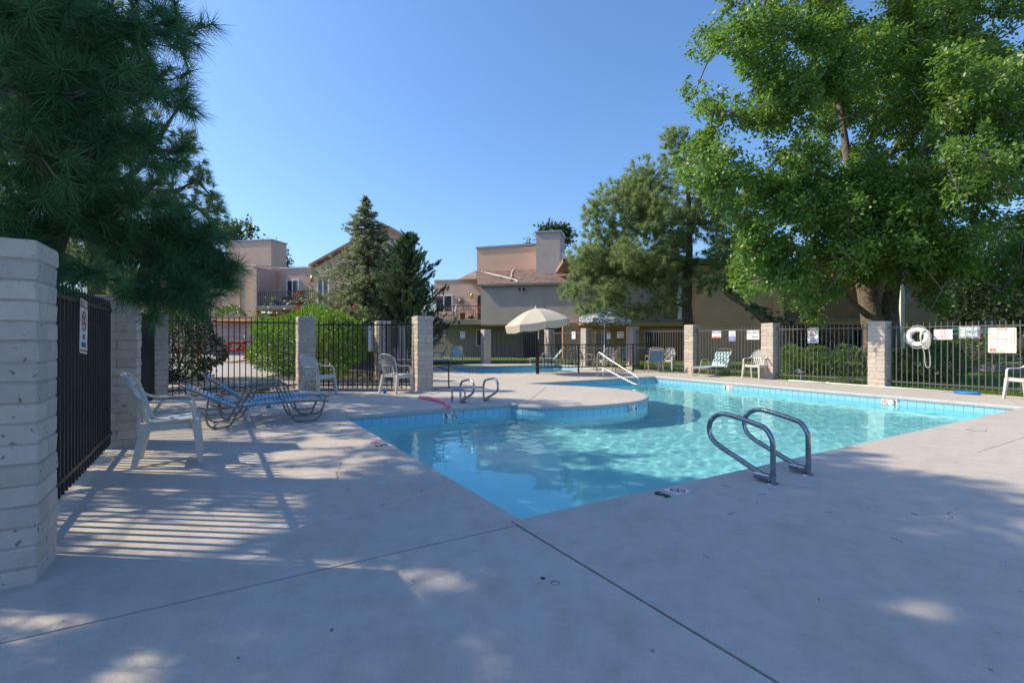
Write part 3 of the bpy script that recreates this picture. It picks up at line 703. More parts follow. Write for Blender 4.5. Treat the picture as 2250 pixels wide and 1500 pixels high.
# ------------------------------------------------------------------ moulded plastic chairs
def leg_mesh(top, bot, w0, w1, d0, d1):
    b = MB(); t_, o_ = Vector(top), Vector(bot)
    vs = []
    for p, w, d in ((o_, w1, d1), (o_.lerp(t_,0.55), (w0+w1)/2*0.96, (d0+d1)/2), (t_, w0, d0)):
        vs += [p+Vector((-w,-d,0)), p+Vector((w,-d,0)), p+Vector((w,d,0)), p+Vector((-w,d,0))]
    F = [(3,2,1,0),(8,9,10,11)]
    for r_ in (0,4):
        for k in range(4): F.append((r_+k, r_+(k+1)%4, r_+4+(k+1)%4, r_+4+k))
    return b.add(vs, F)
def back_pt(s, z):                      # the curved back surface: s across (-1..1), z height
    k = (z-0.42)/0.49; w = 0.205 + 0.025*k
    return Vector((-0.205-0.155*k-0.02*k*k+0.035*s*s, s*w, z))
def monobloc(label, loc, rz, lattice=True):
    m = M['white_plastic']
    t = thing('plastic_chair', label, 'chair', loc, rz, 'white moulded plastic chairs')
    nx, ny = 10, 8; b = MB()
    def zt(x, y): return 0.405 + 0.035*((x+0.21)/0.46) + 0.012*(abs(y)/0.22)**2 - (0.05*max(0,(x-0.19)/0.06)**2)
    for lay in (0.0, -0.022):
        for i in range(nx+1):
            for j in range(ny+1):
                x = -0.215+0.465*i/nx; y = -1+2*j/ny; y *= 0.215+0.025*(i/nx); b.v.append((x, y, zt(x,y)+lay))
    N_ = (nx+1)*(ny+1)
    for i in range(nx):
        for j in range(ny):
            a = i*(ny+1)+j; q = (a, a+ny+1, a+ny+2, a+1); b.f.append(q); b.f.append(tuple(N_+k for k in q[::-1]))
    ring = [i*(ny+1) for i in range(nx+1)] + [nx*(ny+1)+j for j in range(1,ny+1)] + [i*(ny+1)+ny for i in range(nx-1,-1,-1)] + [j for j in range(ny-1,0,-1)]
    for k in range(len(ring)): p, q = ring[k], ring[(k+1)%len(ring)]; b.f.append((p, N_+p, N_+q, q))
    b.build('seat', m, t, smooth=40)
    ap = MB()
    for sg in (-1,1):
        ap.box((-0.20, sg*0.232-0.006, 0.345), (0.22, sg*0.232+0.006, 0.41))
    ap.box((0.205,-0.22,0.36),(0.22,0.22,0.40)); ap.build('apron', m, t)
    # back: rim, slats and lattice
    bk = MB()
    rim = [back_pt(-1.0,0.42), back_pt(-1.03,0.60), back_pt(-1.08,0.72), back_pt(-0.98,0.81), back_pt(-0.72,0.872), back_pt(-0.36,0.903), back_pt(0,0.91), back_pt(0.36,0.903), back_pt(0.72,0.872), back_pt(0.98,0.81), back_pt(1.08,0.72), back_pt(1.03,0.60), back_pt(1.0,0.42)]
    bk.tube(catmull(rim,4), 0.010, 8, flat=2.3, up=(0.5,0,0.0001))
    if lattice:
        for s in (-0.72,-0.43,-0.14,0.14,0.43,0.72):
            bk.tube([back_pt(s, z) for z in (0.42,0.52,0.64)], 0.005, 4, flat=3.2, up=(0.001,1,0))
        top = lambda s: 0.905-0.11*abs(s)**2.4
        bk.tube([back_pt(s, 0.645) for s in (-1,-0.5,0,0.5,1)], 0.006, 4, flat=2.6, up=(0,0,1))
        for k in range(-6,7):
            for sg in (-1,1):
                pts = []
                for q in range(12):
                    z = 0.645+0.26*q/11; s = k*0.29+sg*(z-0.645)*4.2
                    if abs(s) <= 1.02 and z <= top(s): pts.append(back_pt(s,z))
                if len(pts) > 1: bk.tube(pts, 0.0045, 4, flat=2.6, up=(0,1,0.2))
    else:
        for s in (-0.75,-0.45,-0.15,0.15,0.45,0.75):
            zt_ = 0.80-0.06*abs(s); bk.tube([back_pt(s, 0.42+(zt_-0.42)*q/5) for q in range(6)], 0.005, 4, flat=4.6, up=(0.001,1,0))
        for z, n_ in ((0.80,0.02),(0.845,0.02)):
            bk.tube([back_pt(s, z) for s in (-0.95,-0.5,0,0.5,0.95)], 0.006, 4, flat=4.2, up=(0,0,1))
    bk.build('backrest', m, t, smooth=35)
    for sg in (-1,1):
        arm = [(0.222,sg*0.262,0.415),(0.205,sg*0.272,0.53),(0.185,sg*0.276,0.605),(0.135,sg*0.278,0.628),(0.02,sg*0.279,0.633),(-0.12,sg*0.272,0.635),(-0.20,sg*0.262,0.655),(-0.255,sg*0.245,0.70),(-0.285,sg*0.235,0.75)]
        MB().tube(catmull([Vector(p) for p in arm],4), 0.013, 8, flat=2.0, up=(0,1,0)).build('armrest', m, t, smooth=True)
        leg_mesh((0.225,sg*0.245,0.44), (0.275,sg*0.275,0.0), 0.034, 0.024, 0.030, 0.018).build('leg', m, t, smooth=30)
        leg_mesh((-0.185,sg*0.225,0.43), (-0.275,sg*0.255,0.0), 0.040, 0.026, 0.024, 0.018).build('leg', m, t, smooth=30)
    return t
monobloc('nearest white plastic chair in dappled shade beside the near dark fence', (-3.54,5.15,0), R(31), False)
monobloc('white plastic chair against the pillar by the clipped shrub, facing the pool', (-4.38,11.25,0), R(-22))
monobloc('white plastic chair seen from behind at the gate, a blue cup under it', (-2.72,11.66,0), R(60))
monobloc('sunlit white plastic chair by the pillar with the POOL CAPACITY board', (7.72,15.80,0), R(216))
monobloc('white plastic chair standing behind the blue strap chair', (6.10,19.55,0), R(235))
monobloc('grey shaded plastic chair with its back to the handrail, below the flowered parasol', (3.72,19.4,0), R(95))
monobloc('white plastic chair cut by the frame edge near the blue skimmer net', (10.72,10.3,0), R(190))

# ------------------------------------------------------------------ strap lounge chairs
def strap_mesh(w, m, wid=0.036):
    b = MB(); pr = [(-w/2,-0.018),(-w/2-0.012,0.004),(-w/2,0.014),(0,0.008),(w/2,0.014),(w/2+0.012,0.004),(w/2,-0.018)]
    vs = []
    for sx in (-wid/2, wid/2):
        for y, z in pr: vs.append((sx,y,z))
    n = len(pr); F = [(j,j+1,n+j+1,n+j) for j in range(n-1)]
    vs2 = [(x,y*0.985,z-0.005) for x,y,z in vs]; F2 = [tuple(2*n+k for k in f[::-1]) for f in F]
    side = [(j,2*n+j,2*n+j+1,j+1) for j in range(n-1)] + [(n+j+1,2*n+n+j+1,2*n+n+j,n+j) for j in range(n-1)]
    return b.add(vs+vs2, F+F2+side).mesh('strap', m, smooth=50)
def lounger(label, loc, rz, back_deg, frame, sm, tm, single=True, w=0.60, arms=True):
    t = thing('strap_lounger', label, 'lounge chair', loc, rz, 'strap lounge chairs on the deck')
    zs = 0.30; r = 0.0135; xb = -0.34                         # seat height and back hinge
    # seat frame with turned-up foot
    f = MB(); y = w/2
    path = [(xb,-y,zs-0.03),(-0.1,-y,zs),(0.55,-y,zs+0.02),(0.86,-y,zs+0.0),(0.93,-y+0.07,zs-0.02),(0.93,y-0.07,zs-0.02),(0.86,y,zs),(0.55,y,zs+0.02),(-0.1,y,zs),(xb,y,zs-0.03)]
    f.tube(catmull(path,3), r, 8); f.build('seat_frame', frame, t, smooth=True)
    ca, sa = math.cos(R(back_deg)), math.sin(R(back_deg))
    def bk(l, yy): return Vector((xb-l*ca, yy, zs-0.03+l*sa))
    g = MB(); g.tube(catmull([bk(0,-y),bk(0.3,-y),bk(0.62,-y),bk(0.71,-y+0.05),bk(0.74,-y+0.14),bk(0.74,y-0.14),bk(0.71,y-0.05),bk(0.62,y),bk(0.3,y),bk(0,y)],3), r, 8)
    g.build('back_frame', frame, t, smooth=True)
    # runner legs, one bent tube on each side: rear loop, arm, front loop
    for sg in (-1,1):
        yy = sg*(y+0.02)
        side = [(-0.80,yy*0.9,0.245),(-0.74,yy,0.225),(-0.66,yy,0.20),(-0.40,yy,0.20),(-0.24,yy,0.22),(-0.17,yy,0.245)]
        MB().tube(catmull(side,4), r, 8).build('rear_bar', frame, t, smooth=True)
        lg = [(-0.70,yy,0.225),(-0.685,yy,0.12),(-0.65,yy,0.045),(-0.58,yy,0.013),(-0.46,yy,0.013),(-0.39,yy,0.05),(-0.34,yy,0.15),(-0.24,yy,0.34)]
        if arms:
            lg += [(-0.17,yy,0.49),(-0.13,yy,0.535),(-0.06,yy,0.55),(0.16,yy,0.55),(0.225,yy,0.53),(0.26,yy,0.47),(0.34,yy,0.26),(0.41,yy,0.085),(0.46,yy,0.03),(0.53,yy,0.013),(0.70,yy,0.013),(0.78,yy,0.05),(0.83,yy,0.15),(0.86,yy,0.28),(0.865,yy*0.96,zs-0.01)]
        MB().tube(catmull(lg,4), r, 8).build('leg', frame, t, smooth=True)
        MB().tube([bk(0.36,yy*0.96), Vector((-0.70,yy*0.96,0.12))], 0.011, 6).build('back_prop', frame, t, smooth=True)
    MB().tube([(-0.80,-y*0.9,0.245),(-0.82,0,0.245),(-0.80,y*0.9,0.245)], r, 8).build('rear_crossbar', frame, t, smooth=True)
    nb, ns = 12, 20
    if single:
        a, b2 = strap_mesh(w, sm), strap_mesh(w, tm)
        for i in range(nb):
            l = 0.03+0.60*i/(nb-1); p = bk(l,0)
            inst('strap', b2 if i in (nb-2, nb-3, nb-4) else a, t, T(p.x,0,p.z+0.002) @ Matrix.Rotation(PI+R(-180)+R(back_deg),4,'Y'))
        for i in range(ns):
            x = xb+0.13+1.02*i/(ns-1); z = zs+0.004 if x < 0.3 else zs+0.018
            if x < -0.12: z = zs-0.012
            inst('strap', b2 if i in (ns-2, ns-3, ns-6) else a, t, T(x,0,z))
    else:
        def band(n_, fn, m_, nm):
            bb = MB()
            for i in range(n_):
                Mx = fn(i); bb.box((-0.021,-y-0.008,0.004), (0.021,y+0.008,0.016), Mx)
            bb.build(nm, m_, t)
        band(nb-2, lambda i: T(bk(0.03+0.46*i/(nb-3),0).x,0,bk(0.03+0.46*i/(nb-3),0).z) @ Matrix.Rotation(R(back_deg),4,'Y'), sm, 'back_webbing')
        band(2, lambda i: T(bk(0.545+0.05*i,0).x,0,bk(0.545+0.05*i,0).z) @ Matrix.Rotation(R(back_deg),4,'Y'), tm, 'faded_webbing')
        band(ns, lambda i: T(xb+0.13+1.02*i/(ns-1),0,zs+0.006), sm, 'seat_webbing')
    return t
lounger('nearer blue strap lounge chair with reclined back in the dappled shade', (-3.80,7.50,0), TH, 28, M['frame_bronze'], M['strap_blue'], M['strap_tan'])
lounger('farther blue strap lounge chair with steeper back, close to the black fence', (-4.05,8.24,0), TH, 38, M['frame_bronze'], M['strap_blue'], M['strap_tan'])
lounger('sunlit pale aqua chaise with raised back below the WARNING board', (6.95,17.15,0), R(217), 60, M['frame_beige'], M['strap_aqua'], M['strap_aqua'], False, 0.56)
lounger('far pale aqua chaise with raised back beside the wading pool corner', (1.72,24.4,0), R(182), 50, M['frame_beige'], M['strap_aqua'], M['strap_aqua'], False, 0.56)
def strap_chair(label, loc, rz, sm, tm, frame=None, sc=1.0):
    frame = frame or M['frame_beige']
    t = thing('strap_chair', label, 'chair', loc, rz, 'strap patio chairs')
    w = 0.25; a = R(68); ca, sa = math.cos(a), math.sin(a); xb, zs = -0.22, 0.40
    bk = lambda l, y: Vector((xb-l*ca, y, zs+l*sa))
    MB().tube(catmull([bk(0,-w),bk(0.3,-w),bk(0.50,-w),bk(0.57,-w+0.06),bk(0.57,w-0.06),bk(0.50,w),bk(0.3,w),bk(0,w)],3), 0.015, 8).build('back_frame', frame, t, smooth=True)
    MB().tube(catmull([(xb,-w,zs),(0.2,-w,zs+0.02),(0.26,-w+0.05,zs+0.02),(0.26,w-0.05,zs+0.02),(0.2,w,zs+0.02),(xb,w,zs)],3), 0.015, 8).build('seat_frame', frame, t, smooth=True)
    for sg in (-1,1):
        y = sg*(w+0.03)
        MB().tube(catmull([(0.30,y,0.0),(0.24,y,0.30),(0.21,y,0.56),(0.15,y,0.62),(-0.1,y,0.62),(-0.26,y,0.60)],4), 0.015, 8).build('armrest', frame, t, smooth=True)
        MB().tube([(-0.34,y,0.0),(-0.24,y,0.36),(-0.20,y,0.42)], 0.015, 8).build('leg', frame, t, smooth=True)
    MB().tube([(0.262,-w-0.03,0.2),(0.262,w+0.03,0.2)], 0.012, 6).build('stretcher', frame, t, smooth=True)
    def band(i0, i1, n_, m_, nm, seat=False):
        bb = MB()
        for i in range(i0, i1):
            if seat: Mx = T(xb+0.05+0.40*i/(n_-1), 0, zs+0.012)
            else: l = 0.05+0.46*i/(n_-1); p = bk(l,0); Mx = T(p.x,0,p.z) @ Matrix.Rotation(a,4,'Y')
            bb.box((-0.020,-w-0.006,-0.004), (0.020,w+0.006,0.008), Mx)
        bb.build(nm, m_, t)
    band(0,9,11,sm,'back_webbing'); band(9,11,11,tm,'faded_webbing'); band(0,9,9,sm,'seat_webbing',True)
    return t
strap_chair('far strap chair seen in profile next to the tall near pillar', (-3.55,23.6,0), R(200), M['strap_aqua'], M['strap_tan'])
strap_chair('far strap chair facing the pool below the pair of boards', (-2.60,23.35,0), R(-85), M['strap_aqua'], M['strap_tan'])
strap_chair('denim blue strap chair with its back to the pool by the low rail end', (5.40,18.9,0), R(88), M['strap_denim'], M['strap_tan'])
strap_chair('pale strap chair turned sideways under the flowered parasol', (4.72,21.7,0), R(205), M['strap_aqua'], M['strap_aqua'])
strap_chair('low cream strap chair half hidden behind the entry handrail', (4.05,20.55,0), R(150), M['frame_beige'], M['frame_beige'])
strap_chair('striped strap chair seen through the gate pickets', (-3.95,18.2,0), R(-60), M['strap_aqua'], M['strap_tan'])
strap_chair('pale strap chair behind the grey plastic chair, seat towards the pool', (3.15,20.6,0), R(-20), M['strap_aqua'], M['strap_aqua'])

# ------------------------------------------------------------------ parasols
def parasol(label, base, top_h, rad, dome, val, m, tilt, tilt_dir, pole_m, seed):
    t = thing('parasol', label, 'parasol', base, 0, 'parasols by the pool'); rnd = random.Random(seed)
    MB().tube([(0,0,0.0),(0,0,1.25)], 0.024, 10).build('lower_pole', pole_m, t, smooth=True)
    ax = Vector((-math.sin(tilt_dir), math.cos(tilt_dir), 0))
    piv = Vector((0,0,top_h-dome-0.25)); RM = Matrix.Translation(piv) @ Matrix.Rotation(tilt, 4, ax) @ Matrix.Translation(-piv)
    MB().tube([(0,0,1.2), piv], 0.019, 10).build('upper_pole', M['white_paint'], t, smooth=True)
    MB().tube([piv, RM @ Vector((0,0,top_h))], 0.017, 8).build('tilt_pole', M['white_paint'], t, smooth=True)
    MB().lathe([(0,-0.03),(0.03,-0.025),(0.035,0.02),(0.02,0.05),(0.012,0.09),(0,0.1)], 10, RM @ T(0,0,top_h)).build('finial', M['white_paint'], t, smooth=True)
    MB().cbox((0,0,piv.z), (0.06,0.06,0.09), 0.012).build('tilt_joint', M['white_paint'], t)
    n = 8
    for k in range(n):
        a0 = 2*PI*k/n+0.2; b = MB(); NR, NA = 7, 6
        for i in range(NR+1):
            q = i/NR
            for j in range(NA+1):
                f = j/NA; a = a0+2*PI/n*f; sag = 1-0.045*math.sin(PI*f)*q
                cr = rad*q*sag*(math.cos(PI/n)/math.cos((f-0.5)*2*PI/n)*0.5+0.5)
                z = top_h-dome*(q**1.7)-0.018*math.sin(PI*f)*q
                b.v.append(tuple(RM @ Vector((cr*math.cos(a), cr*math.sin(a), z))))
        for i in range(NR):
            for j in range(NA): c = i*(NA+1)+j; b.f.append((c, c+NA+1, c+NA+2, c+1))
        base_i = len(b.v)
        for i in range(1,4):                                   # hanging valance, loose between the ribs
            for j in range(NA+1):
                f = j/NA; sh = 0.07*i/3
                ff = sh+(1-2*sh)*f; a = a0+2*PI/n*ff
                sag = 1-0.045*math.sin(PI*f); cr = rad*sag*(math.cos(PI/n)/math.cos((f-0.5)*2*PI/n)*0.5+0.5)*(1-0.01*i)
                z = top_h-dome-0.018*math.sin(PI*f)-val*i/3*(1+0.10*math.sin(PI*f))
                wv = 0.012*math.sin(f*9+k*2)*i/3
                b.v.append(tuple(RM @ Vector(((cr+wv)*math.cos(a), (cr+wv)*math.sin(a), z))))
        for j in range(NA): b.f.append((NR*(NA+1)+j, base_i+j, base_i+j+1, NR*(NA+1)+j+1))
        for i in range(2):
            for j in range(NA): c = base_i+i*(NA+1)+j; b.f.append((c, c+NA+1, c+NA+2, c+1))
        b.build('canopy_panel', m, t, smooth=30)
        a = a0
        MB().tube([RM @ Vector((0,0,top_h-0.03)), RM @ Vector((rad*0.55*math.cos(a), rad*0.55*math.sin(a), top_h-dome*0.36-0.02)), RM @ Vector((rad*0.99*math.cos(a), rad*0.99*math.sin(a), top_h-dome-0.012))], 0.006, 5).build('rib', M['white_paint'], t)
    return t
parasol('cream canvas parasol tilted on a pole beside the low black rail', (0.95,17.85,0), 2.36, 1.20, 0.50, 0.24, M['cream_cloth'], R(-8), R(12), M['black'], 3)
parasol('dark green parasol printed with white flowers', (3.98,21.4,0), 2.50, 1.19, 0.42, 0.17, M['floral'], R(3), R(30), M['white_paint'], 5)

# ------------------------------------------------------------------ apartment buildings
def part_box(name, a, b, m, t): return MB().box(a, b).build(name, m, t, world=True)
def window(t, x0, x1, z0, z1, Y, nside=1, split=0.5, frame=None, name='window', curtain=False):
    """a window in a wall whose face lies at Y and looks towards -Y: frame, sill, panes as sub-parts"""
    frame = frame or M['white_paint']; fw = 0.07
    b = MB(); o = 0.05
    b.box((x0,Y-o,z0),(x0+fw,Y+0.04,z1)); b.box((x1-fw,Y-o,z0),(x1,Y+0.04,z1))
    b.box((x0+fw,Y-o,z1-fw),(x1-fw,Y+0.04,z1)); b.box((x0+fw,Y-o,z0),(x1-fw,Y+0.04,z0+fw))
    xm = x0+(x1-x0)*split; b.box((xm-0.035,Y-o-0.012,z0+fw),(xm+0.035,Y+0.04,z1-fw))
    w = b.build(name, frame, t, world=True)
    I = INV[t.name]
    for a, c in ((x0+fw, xm-0.035), (xm+0.035, x1-fw)):
        p = MB().box((a,Y-0.02,z0+fw),(c,Y+0.0,z1-fw)); p.v = [tuple(I @ Vector(v)) for v in p.v]; p.build('pane', M['glass'], w)
    return w
def railing(t, x0, x1, z0, z1, Y, m, step=0.12, slat=False):
    b = MB(); h = 0.02
    b.box((x0,Y-0.02,z1-0.04),(x1,Y+0.02,z1)); b.box((x0,Y-0.02,z0),(x1,Y+0.02,z0+0.04))
    r = b.build('balcony_railing', m if not slat else M['wood_slat'], t, world=True); I = INV[t.name]
    n = int((x1-x0)/step); w = 0.045 if slat else 0.009
    me = MB().box((-w,-0.010,z0+0.04),(w,0.010,z1-0.04)).mesh('slat' if slat else 'baluster', M['wood_slat'] if slat else m)
    off = I.to_translation()
    for i in range(n+1):
        inst('slat' if slat else 'baluster', me, r, T(x0+(x1-x0)*i/n+off.x, Y+off.y-(0.03 if slat else 0), off.z))
    return r
def lamp(t, x, z, Y):
    MB().lathe([(0,-0.02),(0.06,0.0),(0.10,0.08),(0.10,0.24),(0.05,0.33),(0.02,0.36),(0,0.40)], 10, T(x,Y-0.13,z)).build('wall_lamp', M['brass'], t, world=True, smooth=40)

# building beyond the left fence
b1 = thing('apartment_building', 'pink stucco apartments behind the cedar trees, with gable and flower balcony', 'building', (-12, 27, 0))
part_box('wall', (-13.1,27.0,-0.05), (-5.7,27.4,5.08), M['stucco_pink'], b1)
part_box('parapet_cap', (-13.12,26.95,5.08), (-11.0,27.42,5.16), M['roof_white'], b1)
part_box('wall', (-24,25.6,-0.05), (-13.26,26.0,4.90), M['stucco_warm'], b1)
part_box('pilaster', (-14.25,25.57,-0.05), (-14.19,25.60,4.90), M['stucco_tan'], b1)
part_box('parapet_cap', (-24,25.55,4.90), (-13.26,26.02,4.97), M['roof_white'], b1)
part_box('partition_wall', (-13.26,25.4,2.75), (-13.06,27.0,4.98), M['stucco_pink'], b1)
part_box('partition_wall', (-13.26,25.4,-0.05), (-13.06,27.0,2.62), M['stucco_warm'], b1)
MB().add([Vector(p) for p in ((-13.30,25.3,5.0),(-13.02,25.3,5.0),(-13.02,27.0,5.14),(-13.30,27.0,5.14),(-13.30,25.3,5.06),(-13.02,25.3,5.06),(-13.02,27.0,5.2),(-13.30,27.0,5.2))], [(0,3,2,1),(4,5,6,7),(0,1,5,4),(1,2,6,5),(2,3,7,6),(3,0,4,7)]).build('partition_cap', M['roof_white'], b1, world=True)
part_box('balcony_floor', (-13.05,25.38,2.74), (-5.7,26.99,2.95), M['stucco_pink'], b1)
part_box('fascia', (-13.05,25.33,2.76), (-5.7,25.37,2.93), M['fascia'], b1)
railing(b1, -13.0, -9.75, 2.98, 3.68, 25.45, M['black'])
window(b1, -12.47, -11.70, 3.62, 4.48, 26.99)
window(b1, -10.6, -9.9, 2.97, 4.6, 26.99, name='balcony_door')
lamp(b1, -10.86, 4.28, 26.99)
tb = MB()
tb.box((-18.2,29.0,3.0),(-15.0,30.4,7.12)); tb.build('roof_tower', M['stucco_pink'], b1, world=True)
part_box('tower_cap', (-18.25,28.95,7.12), (-14.95,30.45,7.2), M['flashing'], b1)
part_box('tower_ledge', (-18.2,28.9,5.25), (-15.02,29.0,5.33), M['roof_white'], b1)
gz = MB(); gp = [(-11.06,5.22),(-6.9,7.16),(-6.3,6.88),(-5.7,6.5),(-5.7,4.9),(-11.06,4.9)]
gz.add([Vector((x,27.5,z)) for x, z in gp]+[Vector((x,28.6,z)) for x, z in gp], [(5,4,3,2,1,0),(6,7,8,9,10,11)]+[(i,(i+1)%6,6+(i+1)%6,6+i) for i in range(6)])
gz.build('gable_wall', M['stucco_pink'], b1, world=True)
rf = MB()
for (xa,za),(xb_,zb) in (((-11.3,5.20),(-6.9,7.22)),((-6.9,7.22),(-5.5,6.38))):
    rf.add([Vector(p) for p in ((xa,27.2,za),(xb_,27.2,zb),(xb_,28.8,zb),(xa,28.8,za),(xa,27.2,za+0.12),(xb_,27.2,zb+0.12),(xb_,28.8,zb+0.12),(xa,28.8,za+0.12))], [(0,3,2,1),(4,5,6,7),(0,1,5,4),(1,2,6,5),(2,3,7,6),(3,0,4,7)])
rf.build('roof', M['shingle'], b1, world=True)
window(b1, -8.6, -7.9, 5.35, 5.95, 27.49)
part_box('ground_recess', (-13.05,27.42,-0.05), (-5.7,27.5,2.7), M['soffit'], b1)

# building behind the parasols
b2 = thing('apartment_building', 'grey and pink stucco apartments with brown shingled roof behind the cream parasol', 'building', (1.5, 33, 0))
part_box('overhang_wall', (-2.07,33.0,2.20), (9.6,36.0,4.80), M['stucco_grey'], b2)
part_box('wall', (-6.6,36.0,2.2), (-2.0,36.4,5.58), M['stucco_pink'], b2)
part_box('parapet_cap', (-6.6,35.95,5.58), (-4.0,36.42,5.66), M['roof_white'], b2)
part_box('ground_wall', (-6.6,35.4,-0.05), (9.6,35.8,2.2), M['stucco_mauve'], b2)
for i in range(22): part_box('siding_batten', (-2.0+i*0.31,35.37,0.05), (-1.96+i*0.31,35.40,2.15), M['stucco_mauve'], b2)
part_box('soffit', (-2.05,33.06,2.10), (9.6,35.38,2.198), M['soffit'], b2)
part_box('door', (0.32,35.34,0.0), (1.32,35.395,2.05), M['door_dark'], b2)
window(b2, -3.15, -2.1, 0.75, 1.95, 35.39)
window(b2, 2.25, 3.1, 0.5, 1.75, 35.39, frame=M['stucco_mauve'])
part_box('balcony_floor', (-6.6,33.8,2.32), (-2.08,36.0,2.55), M['stucco_grey'], b2)
part_box('fascia', (-6.6,33.75,2.24), (-2.08,33.79,2.60), M['fascia'], b2)
railing(b2, -6.5, -2.12, 2.65, 3.55, 33.86, M['black'])
window(b2, -3.25, -2.15, 2.57, 4.45, 35.99, split=0.62, name='balcony_door', frame=M['fascia'])
window(b2, -6.5, -5.15, 3.2, 4.5, 35.99)
lamp(b2, -3.65, 4.20, 35.99)
part_box('upper_wall', (-3.45,36.5,5.4), (1.3,40.0,7.95), M['stucco_warm'], b2)
MB().add([Vector(p) for p in ((-3.51,36.42,7.90),(1.3,36.42,8.0),(1.3,36.5,8.0),(-3.51,36.5,7.90),(-3.51,36.42,8.04),(1.3,36.42,8.14),(1.3,40.0,8.14),(-3.51,40.0,8.04))], [(0,3,2,1),(4,5,6,7),(0,1,5,4),(1,2,6,5),(2,3,7,6),(3,0,4,7)]).build('roof_cap', M['flashing'], b2, world=True)
def roof_slab(pts, name='roof', th=0.1):
    P = [Vector(p) for p in pts]; n = len(P); D = Vector((0,0,-th))
    return MB().add(P+[p+D for p in P], [tuple(range(n)), tuple(range(n,2*n))[::-1]]+[(i,n+i,n+(i+1)%n,(i+1)%n) for i in range(n)]).build(name, M['shingle'], b2, world=True)
# main roof in overlapping courses
NC = 13
for i in range(NC):
    f0, f1 = i/NC, (i+1)/NC; L0 = lambda f: -2.30+f*(-2.75+2.30)*0.0+(-0.5*f); y0, y1 = 32.85+3.65*f0, 32.85+3.65*f1+0.05
    z0, z1 = 4.86+1.45*f0, 4.86+1.45*f1
    roof_slab([(-2.25-1.3*f0,y0,z0+0.03),(9.7,y0,z0+0.03),(9.7,y1,z1),(-2.25-1.3*f1,y1,z1)], 'shingle_course', 0.035)
roof_slab([(-4.6,35.6,5.60),(-2.3,35.6,5.60),(-2.3,36.6,6.32),(-3.6,36.6,6.32)], 'roof', 0.08)
part_box('eave_gutter', (-2.30,32.78,4.72), (9.7,32.86,4.88), M['fascia'], b2)
ch = MB(); ch.box((1.30,34.9,5.0),(2.95,37.3,8.50)); ch.build('chimney', M['stucco_grey'], b2, world=True)
part_box('chimney_cap', (1.22,34.82,8.50), (3.03,37.38,8.62), M['flashing'], b2)
MB().add([Vector(p) for p in ((2.95,34.92,5.0),(4.2,34.92,5.0),(4.2,34.92,6.2),(2.95,34.92,7.2),(2.95,37,5.0),(4.2,37,5.0),(4.2,37,6.2),(2.95,37,7.2))], [(0,1,2,3),(7,6,5,4),(0,4,5,1),(1,5,6,2),(2,6,7,3),(3,7,4,0)]).build('chimney_shoulder', M['stucco_grey'], b2, world=True)
MB().tube([(-3.1,36.3,6.20),(-1.2,34.6,5.62),(0.2,33.4,5.16),(0.45,32.9,4.98)], 0.035, 6).build('roof_conduit', M['roof_white'], b2, world=True)
MB().tube([(-0.6,36.3,6.32),(-0.5,35.2,5.90),(-0.2,33.8,5.38)], 0.03, 6).build('roof_conduit', M['roof_white'], b2, world=True)
for px_ in (-2.9,-2.0,-1.1,-0.1): MB().cbox((px_,36.3-(px_+3.1)*0.95,6.12-(px_+3.1)*0.31), (0.14,0.14,0.12), 0.02).build('conduit_block', M['soffit'], b2, world=True)
t = thing('flood_lamp', 'twin black flood lamp under the eave of the grey wall', 'lamp', (0.72,32.98,4.42))
MB().cbox((0,-0.03,0),(0.12,0.06,0.12),0.01).build('mount', M['white_paint'], t)
for sx in (-0.16,0.16): MB().lathe([(0.03,0),(0.05,0.05),(0.09,0.2),(0.085,0.21),(0,0.19)], 10, T(sx*0.4,-0.05,0) @ Matrix.Rotation(R(60),4,'X') @ Matrix.Rotation(R(40 if sx>0 else -40),4,'Y')).build('lamp_head', M['black'], t, smooth=40)
t = thing('sun_face_ornament', 'round sun face ornament on the pink balcony wall', 'ornament', (-4.53,35.97,4.05), 0, None, T(-4.53,35.97,4.05) @ Matrix.Rotation(R(90),4,'X'))
MB().lathe([(0,0.16),(0.1,0.14),(0.18,0.07),(0.2,0.0)], 14).build('face', M['frame_bronze'], t, smooth=True)
for k in range(16):
    a = 2*PI*k/16; MB().add([(0.2*math.cos(a-0.12),0.2*math.sin(a-0.12),0.01),(0.2*math.cos(a+0.12),0.2*math.sin(a+0.12),0.01),(0.40*math.cos(a),0.40*math.sin(a),0.03),(0.24*math.cos(a),0.24*math.sin(a),0.05)], [(0,1,3),(1,2,3),(2,0,3)]).build('ray', M['twig'], t)

# building behind the right trees
b3 = thing('apartment_building', 'tan stucco apartments shaded by the pine and the big leafy tree', 'building', (18, 30, 0))
part_box('ground_wall', (3.2,31.4,-0.05), (23.5,31.8,2.3), M['stucco_tan'], b3)
part_box('wall', (9.62,31.2,2.3), (23.5,31.4,5.6), M['stucco_tan'], b3)
part_box('wall', (10.7,29.0,-0.05), (15.2,31.2,5.55), M['stucco_tan'], b3)
part_box('column', (15.2,28.8,-0.05), (15.75,29.3,5.55), M['stucco_tan'], b3)
part_box('balcony_floor', (6.0,29.2,2.28), (10.4,31.39,2.44), M['fascia'], b3)
railing(b3, 6.0, 9.72, 2.50, 3.36, 29.3, M['wood_slat'], 0.16, True)
part_box('post', (9.74,29.2,2.44), (9.95,29.42,5.5), M['roof_white'], b3)
part_box('balcony_floor', (15.76,29.2,2.34), (21.0,31.19,2.50), M['fascia'], b3)
railing(b3, 15.8, 20.9, 2.56, 3.42, 29.3, M['wood_slat'], 0.16, True)
part_box('fascia', (4.2,29.12,2.02), (10.69,29.2,2.26), M['soffit'], b3)
part_box('fascia', (15.76,29.12,2.1), (21.9,29.2,2.32), M['soffit'], b3)
